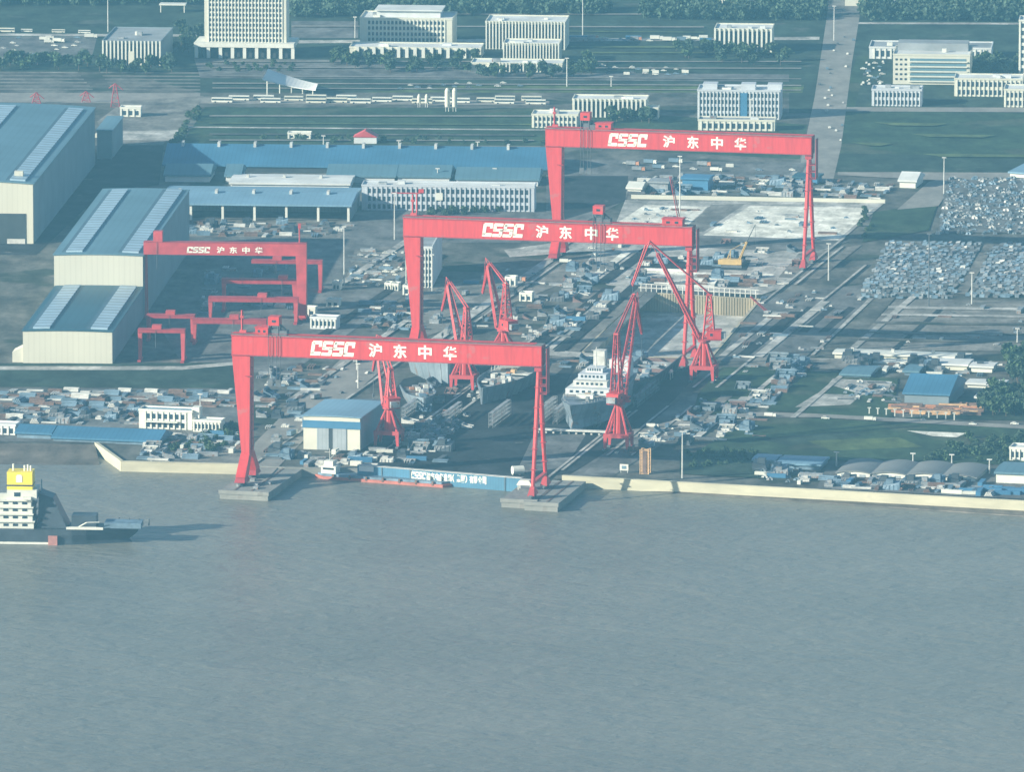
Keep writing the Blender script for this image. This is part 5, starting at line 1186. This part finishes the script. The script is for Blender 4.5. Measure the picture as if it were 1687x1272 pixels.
scatter(B2 + PS + GI + PP, [(0, 680), (225, 672), (222, 700), (0, 700)], 40, 'steel stack behind the low blue roofed sheds of the west quay', 'yard clutter behind the low blue sheds', 6, seed=6)
scatter(mixed + CT, [(270, 716), (395, 714), (400, 745), (270, 762), (225, 756)], 55, 'steel part lying on the west quay left of the front crane leg', 'yard clutter left of the front crane leg', 5, seed=7)
scatter(LOW + B1[:2], [(425, 605), (560, 598), (520, 650), (430, 690)], 45, 'steel part under the left part of the front beam', 'yard clutter under the front beam', 6, seed=8)
scatter(B2 + PS + GI, [(440, 690), (505, 668), (500, 755), (440, 765)], 18, 'steel block on the quay between front crane leg and slipway shed', 'yard clutter beside the slipway shed', 6, seed=9)
scatter(PS + GI + CT + B2, [(500, 748), (650, 742), (700, 765), (600, 772), (500, 768)], 30, 'steel stack between the slipway shed and the dock gate', 'yard clutter behind the dock gate', 5, seed=10)
scatter(LOW + B2[:2], [(600, 500), (690, 498), (690, 545), (600, 545)], 45, 'steel block in the west yard left of the middle crane leg', 'yard clutter left of the middle crane', 6, seed=11)
scatter(CA + PS, [(585, 412), (665, 408), (662, 470), (572, 474)], 60, 'car or low steel stack in the crowded lot left of the middle crane leg', 'parked cars and stacks left of the middle crane', 5, seed=12)
scatter(PS + GI + PP + B2, [(300, 368), (575, 368), (566, 392), (300, 388)], 50, 'low steel stack in front of the open fronted blue shed', 'stacks in front of the open shed', 6, a=AH, seed=13)
scatter(B2 + PS + GI, [(330, 440), (480, 440), (480, 520), (330, 520)], 35, 'low steel stack under the small red gantry cranes', 'stacks under the small gantry cranes', 7, a=AH, seed=14)
scatter(mixed, [(1060, 456), (1270, 458), (1270, 474), (1060, 470)], 22, 'steel part on the pale strip behind the dry dock', 'yard clutter behind the dry dock', 7, seed=15)
scatter(PS + GI + B2, [(1070, 424), (1250, 426), (1240, 440), (1060, 438)], 16, 'steel part on the dark apron around the yellow crawler crane', 'yard clutter round the crawler crane', 7, seed=16)
scatter(PS + GI + SPB, [(1170, 345), (1420, 350), (1380, 392), (1170, 386)], 14, 'low dark stack on the white concrete yard under the far crane', 'stacks on the white concrete yard', 8, seed=17)
scatter(PS + GI + SPB, [(1060, 342), (1150, 344), (1120, 372), (1020, 370)], 14, 'low dark stack on the white concrete patch behind the middle beam', 'stacks on the white concrete patch', 8, seed=18)
scatter(PS + GI + CT + B2, [(870, 560), (930, 560), (1030, 492), (1000, 482)], 26, 'steel stack on the long bays left of the dry dock', 'stacks on the long bays', 7, seed=19)
scatter(PS + GI + B2, [(720, 500), (1000, 420), (1020, 450), (800, 560), (700, 560)], 34, 'steel stack on the grey apron behind the slipway', 'stacks behind the slipway', 9, seed=20)
scatter(mixed, [(930, 592), (1080, 596), (1060, 612), (930, 608)], 18, 'steel block on the cross road between dry dock and slipway', 'blocks between dry dock and slipway', 7, seed=21)
scatter(B2 + PS + GI, [(680, 700), (745, 690), (730, 765), (660, 760)], 26, 'steel fitting on the dark slipway floor left of the open hull', 'fittings on the slipway floor', 6, seed=22)
scatter(B2 + PS + GI + TR, [(1060, 690), (1180, 660), (1260, 660), (1250, 735), (1050, 740)], 28, 'steel part on the dark ground right of the tall jib crane', 'yard clutter right of the tall jib crane', 7, seed=23)
scatter(mixed, [(1235, 672), (1262, 672), (1345, 598), (1318, 596)], 42, 'steel part in the narrow storage strip on the grass right of the slipway', 'storage strip on the grass', 5, seed=24)
scatter(B1 + PS, [(1262, 600), (1300, 596), (1330, 600), (1290, 620)], 12, 'steel part at the upper end of the storage strip', 'upper end of the storage strip', 6, seed=25)
scatter(PS + GI + B2 + CT + PP, [(1362, 790), (1610, 798), (1640, 806), (1640, 818), (1362, 804)], 62, 'steel part on the quay between the arched sheds and the flood wall', 'yard clutter before the arched sheds', 4.5, seed=26)
scatter(B2 + SPB + CT, [(1245, 770), (1345, 778), (1335, 800), (1245, 792)], 22, 'steel part behind the flood wall left of the arched sheds', 'yard clutter left of the arched sheds', 5, seed=27)
scatter([CT[1]], [(1628, 804), (1700, 808), (1700, 822), (1628, 816)], 10, 'blue container in the row at the right edge behind the flood wall', 'blue containers at the right edge', 4, rots=(0,), seed=28)
scatter(SPB + PS, [(1395, 628), (1470, 634), (1475, 665), (1390, 660)], 36, 'pale rubble or steel pile on the bare ground left of the big blue shed', 'rubble left of the big blue shed', 5, seed=29)
def orange_proto(m, L): return stack_proto(m, L, 5, 77)
OR = [orange_proto('orange', 11), orange_proto('rust', 12), orange_proto('tan', 10)]
scatter(OR, [(1475, 672), (1610, 666), (1605, 686), (1470, 682)], 36, 'orange steel stack in front of the big blue shed', 'orange stacks before the big blue shed', 4.5, rots=(0,), seed=30)
scatter(PS + GI + B2 + CT, [(1150, 500), (1240, 522), (1180, 572), (1160, 575)] , 0, 'x', 'x')
scatter(PS + GI + SPB, [(1270, 492), (1410, 476), (1420, 492), (1330, 588), (1200, 592)], 14, 'steel stack on the bays right of the dry dock', 'stacks right of the dry dock', 8, seed=31)
scatter(PS + GI + SPB + CT, [(1480, 500), (1687, 504), (1687, 572), (1410, 572)], 18, 'low stack on the brownish concrete at the right', 'stacks on the brownish concrete', 12, seed=32)
scatter(PS + GI + B2, [(1395, 592), (1590, 596), (1650, 610), (1600, 620), (1420, 610)], 22, 'steel stack around the long white hut row', 'stacks around the long hut row', 6, seed=33)
scatter(SPB, [(1562, 294), (1695, 292), (1695, 386), (1545, 386)], 296, 'steel pile in the coarse upper storage field at the right edge', 'steel piles in the upper storage field', 3.2, scale=(.6, 1.15), jit=40, seed=34)
def bundle_proto(m, L, sd):
    rg = random.Random(sd); k = MB()
    for j in range(5): x = rg.uniform(-.4, .4); y = -1.1 + j * .55; k.box(-L / 2 + x, L / 2 + x, y, y + .4, .1, .9 + rg.uniform(0, 1.3))
    for x in (-L * .3, L * .28): k.box(x, x + .2, -1.3, 1.3, 0, .099)
    return proto(k.build('steel_bundle', m), 'steel bundle')
RW = [bundle_proto(m, L, 41 + i) for i, (m, L) in enumerate((('steel_grey', 5.5), ('steel_blue', 6), ('hull_grey', 4.5), ('steel_blue', 5), ('steel_dark', 5), ('hull_grey', 4), ('steel_grey', 3.6), ('steel_dark', 4)))]
def field(polys, cap):                               # rows of bundles; the nearest ones are objects, the rest one mass
    rg = random.Random(9); sp = []
    for poly, lab, grp in polys:
        c = P(sum(q[0] for q in poly) / len(poly), sum(q[1] for q in poly) / len(poly)); wp = [(P(*q).x, P(*q).y) for q in poly]
        U = Vector((math.cos(AC), -math.sin(AC), 0)); V = Vector((math.sin(AC), math.cos(AC), 0))
        for i in range(-40, 41):
            for j in range(-70, 71):
                p = c + U * (i * 3.7 + rg.uniform(-1.2, 1.2)) + V * (j * 3.3 + rg.uniform(-1.2, 1.2))
                if inside((p.x, p.y), wp) and rg.random() < .8 and p.x < 318: sp.append((p, lab, grp))
    sp.sort(key=lambda s: s[0].y); rest = MB()
    for i, (p, lab, grp) in enumerate(sp):
        pr = rg.choice(RW); rz = -AC + R(rg.uniform(-14, 14))
        if i < cap: o = inst(pr); o.location = p; o.rotation_euler = (0, 0, rz); o.scale = (rg.uniform(.35, .65), .7, rg.uniform(.6, 1.2)); tag(o, lab, None, grp)
        else:
            T = Matrix.Translation(p) @ Matrix.Rotation(rz, 4, 'Z'); rest.T = T; x = rg.uniform(.8, 1.6); q_ = rg.uniform(.6, 1.5); rest.m = rg.choice((0, 1, 1, 2, 2, 2, 4, 4)) if rg.random() < .97 else 3; rest.hexa([(-x, -.8, 0), (x, -.8, 0), (x, .8, 0), (-x, .8, 0)], [(-x, -.7, .6 * q_), (x, -.6, .9 * q_), (x, .7, 1.4 * q_), (-x, .7, q_)])
    if rest.v: tag(rest.build('steel_bundles', ['steel_grey', 'steel_blue', 'hull_grey', 'steel_pale', 'steel_dark']), None, None, None, 'stuff')
field([([(1462, 400), (1618, 400), (1570, 492), (1412, 492)], 'small steel bundle in the left lower storage field', 'steel bundles in the left lower storage field'),
       ([(1640, 400), (1760, 400), (1760, 492), (1592, 490)], 'small steel bundle in the right lower storage field', 'steel bundles in the right lower storage field')], 300)
SM = []
for m, m2 in (('steel_pale', 'steel_grey'), ('steel_grey', 'steel_pale'), ('steel_pale', 'steel_blue')):
    k = MB(); k.box(-2.4, 2.4, -1.3, 1.3, .25, .45)
    for y in (-1.2, 0, 1.0): k.box(-2.4, 2.4, y, y + .2, 0, .249)
    k.m = 1; k.box(-2.2, -.2, -1.1, 1.1, .453, 1.6); k.box(.1, 2.2, -1.1, .8, .453, 1.2); k.m = 0; k.box(-1.9, -.6, -.8, .7, 1.603, 2.1)
    SM.append(proto(k.build('pallet_load', [m, m2]), 'pallet'))
scatter(SM + GI, [(1262, 486), (1430, 472), (1440, 492), (1330, 592), (1185, 592)], 34, 'pale steel piece on the bays right of the dry dock', 'pale steel pieces right of the dry dock', 4.5, seed=101)
scatter(SM + B1 + GI, [(1180, 600), (1320, 604), (1250, 690), (1130, 700)], 14, 'pale steel piece on the grass right of the slipway', 'pale steel pieces on the grass', 6, seed=102)
scatter(SM + B1 + GI + B2, [(940, 440), (1050, 440), (1050, 474), (1000, 474), (880, 560), (820, 560)], 34, 'pale steel piece on the bays left of the dry dock', 'pale steel pieces left of the dry dock', 4.5, seed=103)
scatter(SM + B1 + GI, [(1170, 398), (1330, 408), (1310, 470), (1255, 480), (1050, 470), (1050, 445)], 18, 'pale steel piece on the ground behind the dry dock', 'pale steel pieces behind the dry dock', 4.5, seed=104)
scatter(SM + GI + CT, [(1400, 592), (1680, 600), (1680, 622), (1440, 616)], 26, 'pale steel piece around the white hut row', 'pale steel pieces round the hut row', 5, seed=105)
scatter(SM + B1, [(690, 640), (760, 610), (800, 620), (790, 690), (700, 760), (640, 760)], 40, 'pale steel piece on the slipway floor', 'pale steel pieces on the slipway', 5, seed=106)
scatter(SM + GI + B1, [(1020, 735), (1100, 700), (1260, 690), (1260, 715), (1120, 740), (1000, 770)], 22, 'pale steel piece on the road right of the slipway', 'pale steel pieces right of the slipway', 5, seed=107)
# a pale wall along the far dock
t = tag(boxpart('dock_kerb_wall', 'cream_flat', None, 0, W(420, 330), -.6, .6, 0, 2.4), 'long low cream wall along the far dock behind the white concrete', 'wall'); t.location = P(1040, 327); t.rotation_euler = (0, 0, -AC * .55)
t = tag(boxpart('dock_kerb_wall', 'white_paint', None, 0, W(75, 452), -.8, .8, 0, 1.6), 'low white wall piece on the pale strip behind the dry dock', 'wall'); t.location = P(1062, 446); t.rotation_euler = (0, 0, -AC)
# vehicles
scatter(CA + TR[:1], [(0, 62), (160, 62), (150, 100), (0, 102)], 32, 'car in the lot left of the leftmost finned building', 'cars at the upper left lot', 7, rots=(0,), a=AP, seed=40)
scatter(BU, [(365, 162), (905, 166), (905, 172), (365, 169)], 24, 'white bus parked in the long row behind the grass field', 'buses in the long row', 13, rots=(0,), jit=1, a=AP, seed=41, scale=(1, 1.1))
scatter(BU, [(0, 51), (160, 52), (160, 55), (0, 54)], 7, 'white bus on the road at the far upper left', 'buses at the upper left', 13, rots=(0,), jit=1, a=AP, seed=42)
scatter(CT + CA + TR, [(945, 64), (1170, 63), (1170, 68), (945, 68)], 30, 'white vehicle or box along the campus road right of the twin finned blocks', 'white boxes along the campus road', 7, rots=(0,), jit=2, a=AP, seed=43)
scatter(CA, [(1345, 150), (1372, 60), (1408, 60), (1388, 230), (1366, 240)], 20, 'car parked on the wide road', 'cars on the wide road', 10, rots=(90,), a=R(3), seed=44)
scatter(CA, [(1425, 102), (1460, 102), (1455, 140), (1418, 140)], 26, 'car in the lot beside the block with blue window bands', 'cars beside the banded block', 5, seed=45, a=AP)
scatter(CA + CT[:1], [(985, 108), (1130, 112), (1130, 124), (985, 122)], 24, 'white car in the campus lot above the pale blue block', 'cars in the campus lot', 6, rots=(0,), a=AP, seed=46)
scatter(CA, [(660, 140), (860, 134), (860, 142), (660, 148)], 14, 'car on the campus road above the silos', 'cars above the silos', 8, rots=(0,), a=AP, seed=47)
scatter(CA + TR, [(1060, 700), (1130, 690), (1220, 690), (1230, 682), (1110, 735), (1030, 742)], 16, 'vehicle on the road right of the tall jib crane', 'vehicles right of the tall jib crane', 8, seed=48)
scatter(CA + TR, [(1240, 681), (1687, 700), (1687, 705), (1240, 686)], 8, 'vehicle on the curving road through the grass', 'vehicles on the curving road', 20, rots=(0,), jit=3, seed=49)
scatter(CA + TR, [(520, 640), (600, 580), (640, 590), (470, 740)], 9, 'vehicle on the pale road behind the slipway shed', 'vehicles on the pale road', 14, rots=(75,), seed=50)
scatter(CA + CT[:1] + TR, [(1020, 262), (1300, 276), (1310, 284), (1030, 282)], 14, 'vehicle on the apron under the far beam', 'vehicles under the far beam', 10, rots=(0,), seed=51)
scatter(CA + TR + CT, [(700, 478), (1000, 400), (1030, 408), (720, 520)], 14, 'vehicle on the grey apron between the middle crane legs', 'vehicles between the middle crane legs', 12, seed=52)
PST = []
k = MB(); k.box(-.3, .3, -.3, .3, 0, 3.4); k.box(-.9, .9, -.4, .4, 3.403, 3.8); PST.append(proto(k.build('marker_post', 'white_paint'), 'post'))
for i in range(11):
    o = inst(PST[0]); o.location = P(1432 + i * 14, 683 + i * .9); tag(o, 'white T shaped post in the row along the road before the orange stacks', None, 'white posts along the road')
for o in PROTO: bpy.data.objects.remove(o)

# ------------------------------------------------------------------ trees
def crown_mesh(seed, h=8.0, r=3.2, n=260, m='leaf', leaf=.75):
    rg = random.Random(seed); k = MB(); cl = [(Vector((rg.uniform(-.55, .55) * r, rg.uniform(-.55, .55) * r, h * rg.uniform(.35, .85))), rg.uniform(.4, .65) * r) for _ in range(8)]
    for i in range(n):
        c, rr = cl[i % 8]; v = Vector((rg.gauss(0, 1), rg.gauss(0, 1), rg.gauss(0, .8))).normalized() * rr * rg.uniform(.55, 1.05) + c
        if v.z < h * .22: v.z = h * .22 + rg.random()
        nn = Vector((rg.gauss(0, 1), rg.gauss(0, 1), rg.gauss(.4, 1))).normalized(); x = nn.orthogonal().normalized(); y = nn.cross(x); s_ = leaf * rg.uniform(.6, 1.3)
        k.add([v - x * s_ - y * s_ * .7, v + x * s_ - y * s_ * .6, v + x * s_ * .8 + y * s_ * .7, v - x * s_ * .7 + y * s_ * .8], [(0, 1, 2, 3)])
    return k.build('crown', m)
def tree_proto(seed, m, h=8.0, r=3.2):
    t = thing('tree', '', 'tree', (0, 0, 0)); c = crown_mesh(seed, h, r, m=m); c.parent = t
    k = MB(); k.bar((0, 0, 0), (.15, .1, h * .45), .28, 6, .18); k.bar((.15, .1, h * .45), (.9, .4, h * .7), .16, 5, .07); k.bar((.15, .1, h * .42), (-.8, -.5, h * .68), .15, 5, .06); k.bar((.1, .1, h * .4), (-.1, .9, h * .66), .14, 5, .06)
    k.build('trunk', 'bark', t); return t
TP = [tree_proto(1, 'leaf', 8, 3.4), tree_proto(2, 'leaf_dark', 9, 3.2), tree_proto(3, 'leaf_dark', 7, 3.6), tree_proto(4, 'leaf', 6, 3.0)]
BP = []
for s_ in (11, 12, 13):
    t = thing('bush', '', 'bush', (0, 0, 0)); c = crown_mesh(s_, 7, 3.6, 200, 'leaf' if s_ % 2 else 'leaf_dark', .7); c.parent = t
    for v in c.data.vertices: v.co.z = max(0.1, v.co.z - 1.6)
    k = MB(); k.bar((0, 0, 0), (.2, .1, 3), .25, 5, .1); k.bar((.2, .1, .3), (1.2, .5, 3), .15, 5, .06); k.build('stem', 'bark', t); BP.append(t)
def grove(poly, n, label, group, md=5, seed=1, scale=(.8, 1.25)): scatter(BP if scale[1] <= .95 else TP, poly, n, label, group, md, rots=tuple(range(0, 360, 40)), seed=seed, scale=scale)
grove([(165, 108), (280, 108), (285, 122), (160, 122)], 14, 'dark green tree in front of the leftmost finned building', 'trees before the leftmost finned building', seed=60)
grove([(335, 104), (485, 104), (480, 118), (340, 118)], 26, 'low dark bush in front of the tower block columns', 'bushes before the tower block', seed=61, scale=(.35, .6))
grove([(540, 96), (790, 98), (800, 120), (640, 120), (540, 112)], 28, 'dark green tree in front of the gridded office slab', 'trees before the gridded slab', seed=62)
grove([(785, 120), (930, 119), (925, 130), (785, 131)], 13, 'dark green tree in front of the low podium of the twin blocks', 'trees before the twin blocks', seed=63)
grove([(1175, 80), (1275, 82), (1290, 92), (1175, 90)], 10, 'dark green tree before the finned block left of the wide road', 'trees before the lone finned block', seed=64)
grove([(290, 50), (336, 52), (336, 92), (290, 92)], 14, 'tree on the lawn left of the tower block', 'trees left of the tower block', seed=65)
grove([(1010, 192), (1080, 196), (1080, 204), (1000, 202)], 14, 'tree behind the trolley of the far gantry crane', 'trees behind the far crane', seed=66)
grove([(1600, 104), (1680, 108), (1680, 132), (1602, 130)], 30, 'dark tree behind the cream two storey wing', 'trees behind the cream wing', seed=67)
grove([(1420, 176), (1560, 178), (1560, 172), (1420, 170)], 0, 'x', 'x', seed=68)
grove([(1640, 652), (1700, 650), (1700, 690), (1626, 686), (1612, 668)], 40, 'dark green tree in the grove right of the orange stacks', 'trees right of the orange stacks', seed=69)
grove([(1655, 580), (1700, 580), (1700, 640), (1660, 636)], 26, 'dark green tree at the right edge beside the white huts', 'trees beside the white huts', seed=70)
grove([(1600, 720), (1700, 720), (1700, 742), (1650, 764), (1520, 762), (1560, 735)], 44, 'green bushy tree on the slope above the arched sheds', 'trees above the arched sheds', seed=71, scale=(.5, .9))
grove([(1425, 340), (1440, 375), (1425, 398), (1410, 390)], 9, 'bush beside the right foot path of the far crane', 'bushes right of the far crane foot', seed=72, scale=(.4, .6))
grove([(860, 338), (700, 350), (705, 358), (860, 346)], 24, 'small tree in front of the white office row', 'trees before the office row', seed=73, scale=(.5, .8))
grove([(1130, 746), (1240, 742), (1260, 760), (1140, 772)], 30, 'low bush in the dark grass behind the tan lattice pillar', 'bushes behind the lattice pillar', seed=74, scale=(.35, .6))
grove([(280, 745), (300, 728), (395, 700), (398, 722), (340, 752)], 26, 'small tree on the west quay beside the white house', 'trees on the west quay', seed=75, scale=(.4, .8))
grove([(320, 178), (338, 178), (300, 236), (282, 238)], 16, 'tree along the left edge of the upper grass field', 'trees along the upper grass field', seed=76, scale=(.5, .9))
grove([(940, 110), (980, 104), (985, 124), (940, 126)], 10, 'tree right of the lower finned block', 'trees right of the lower finned block', seed=77)
grove([(420, 224), (900, 232), (900, 238), (430, 234)], 26, 'bush in the grass behind the very long blue roof', 'bushes behind the long blue roof', seed=78, scale=(.4, .7), md=8)
grove([(1100, 80), (1160, 84), (1330, 100), (1330, 112), (1140, 100)], 22, 'tree on the campus lawn below the lone finned block', 'trees on the campus lawn', seed=79)
grove([(0, 100), (150, 102), (150, 116), (0, 116)], 22, 'tree along the lot at the upper left', 'trees along the upper left lot', seed=80)
for o in TP + BP:
    for c in list(o.children): bpy.data.objects.remove(c)
    bpy.data.objects.remove(o)
# the far belts of trees read as one mass
def belt(name, poly, n, seed, h=9):
    rg = random.Random(seed); k = MB(); xs = [p[0] for p in poly]; ys = [p[1] for p in poly]; c = 0
    while c < n:
        q = (rg.uniform(min(xs), max(xs)), rg.uniform(min(ys), max(ys)))
        if not inside(q, poly): continue
        p = P(*q); c += 1; hh = h * rg.uniform(.6, 1.15); r_ = rg.uniform(2.2, 4)
        k.bar((p.x, p.y, 0), (p.x, p.y, hh * .5), .3, 4)
        for i in range(34):
            v = Vector((rg.gauss(0, 1), rg.gauss(0, 1), rg.gauss(0, 1))).normalized(); v = Vector((v.x * r_, v.y * r_, hh * .6 + v.z * hh * .42)) * 1.0 + p
            nn = Vector((rg.gauss(0, 1), rg.gauss(0, 1), rg.gauss(.4, 1))).normalized(); x = nn.orthogonal().normalized(); y = nn.cross(x); s_ = rg.uniform(.8, 1.5)
            k.add([v - x * s_ - y * s_ * .7, v + x * s_ - y * s_ * .6, v + x * s_ * .8 + y * s_ * .7, v - x * s_ * .7 + y * s_ * .8], [(0, 1, 2, 3)])
    o = k.build(name, 'leaf_dark'); o['kind'] = 'stuff'; return o
belt('tree_belt', [(480, 2), (800, 8), (1000, 2), (1000, 24), (800, 26), (480, 30)], 300, 1)
belt('tree_belt', [(1060, 12), (1360, 14), (1358, 34), (1060, 32)], 200, 2)
belt('tree_belt', [(1420, 12), (1720, 14), (1720, 36), (1418, 34)], 220, 3)
belt('tree_belt', [(-60, -6), (330, -6), (330, 8), (-60, 10)], 170, 4)
# ------------------------------------------------------------------ haze over the whole river and yard
hz = bpy.data.materials.new('haze_air'); hz.use_nodes = True; n = hz.node_tree.nodes; n.clear()
ho = n.new('ShaderNodeOutputMaterial'); hv = n.new('ShaderNodeVolumePrincipled')
hv.inputs['Color'].default_value = (0.25, 0.665, 0.97, 1); hv.inputs['Density'].default_value = 0.000043; hv.inputs['Anisotropy'].default_value = 0.0
hz.node_tree.links.new(hv.outputs[0], ho.inputs['Volume'])
k = MB(); k.box(-XW - 60, XW + 60, YN - 60, YF + 60, -16, 930)
hzo = k.build('haze', hz); hzo['kind'] = 'stuff'
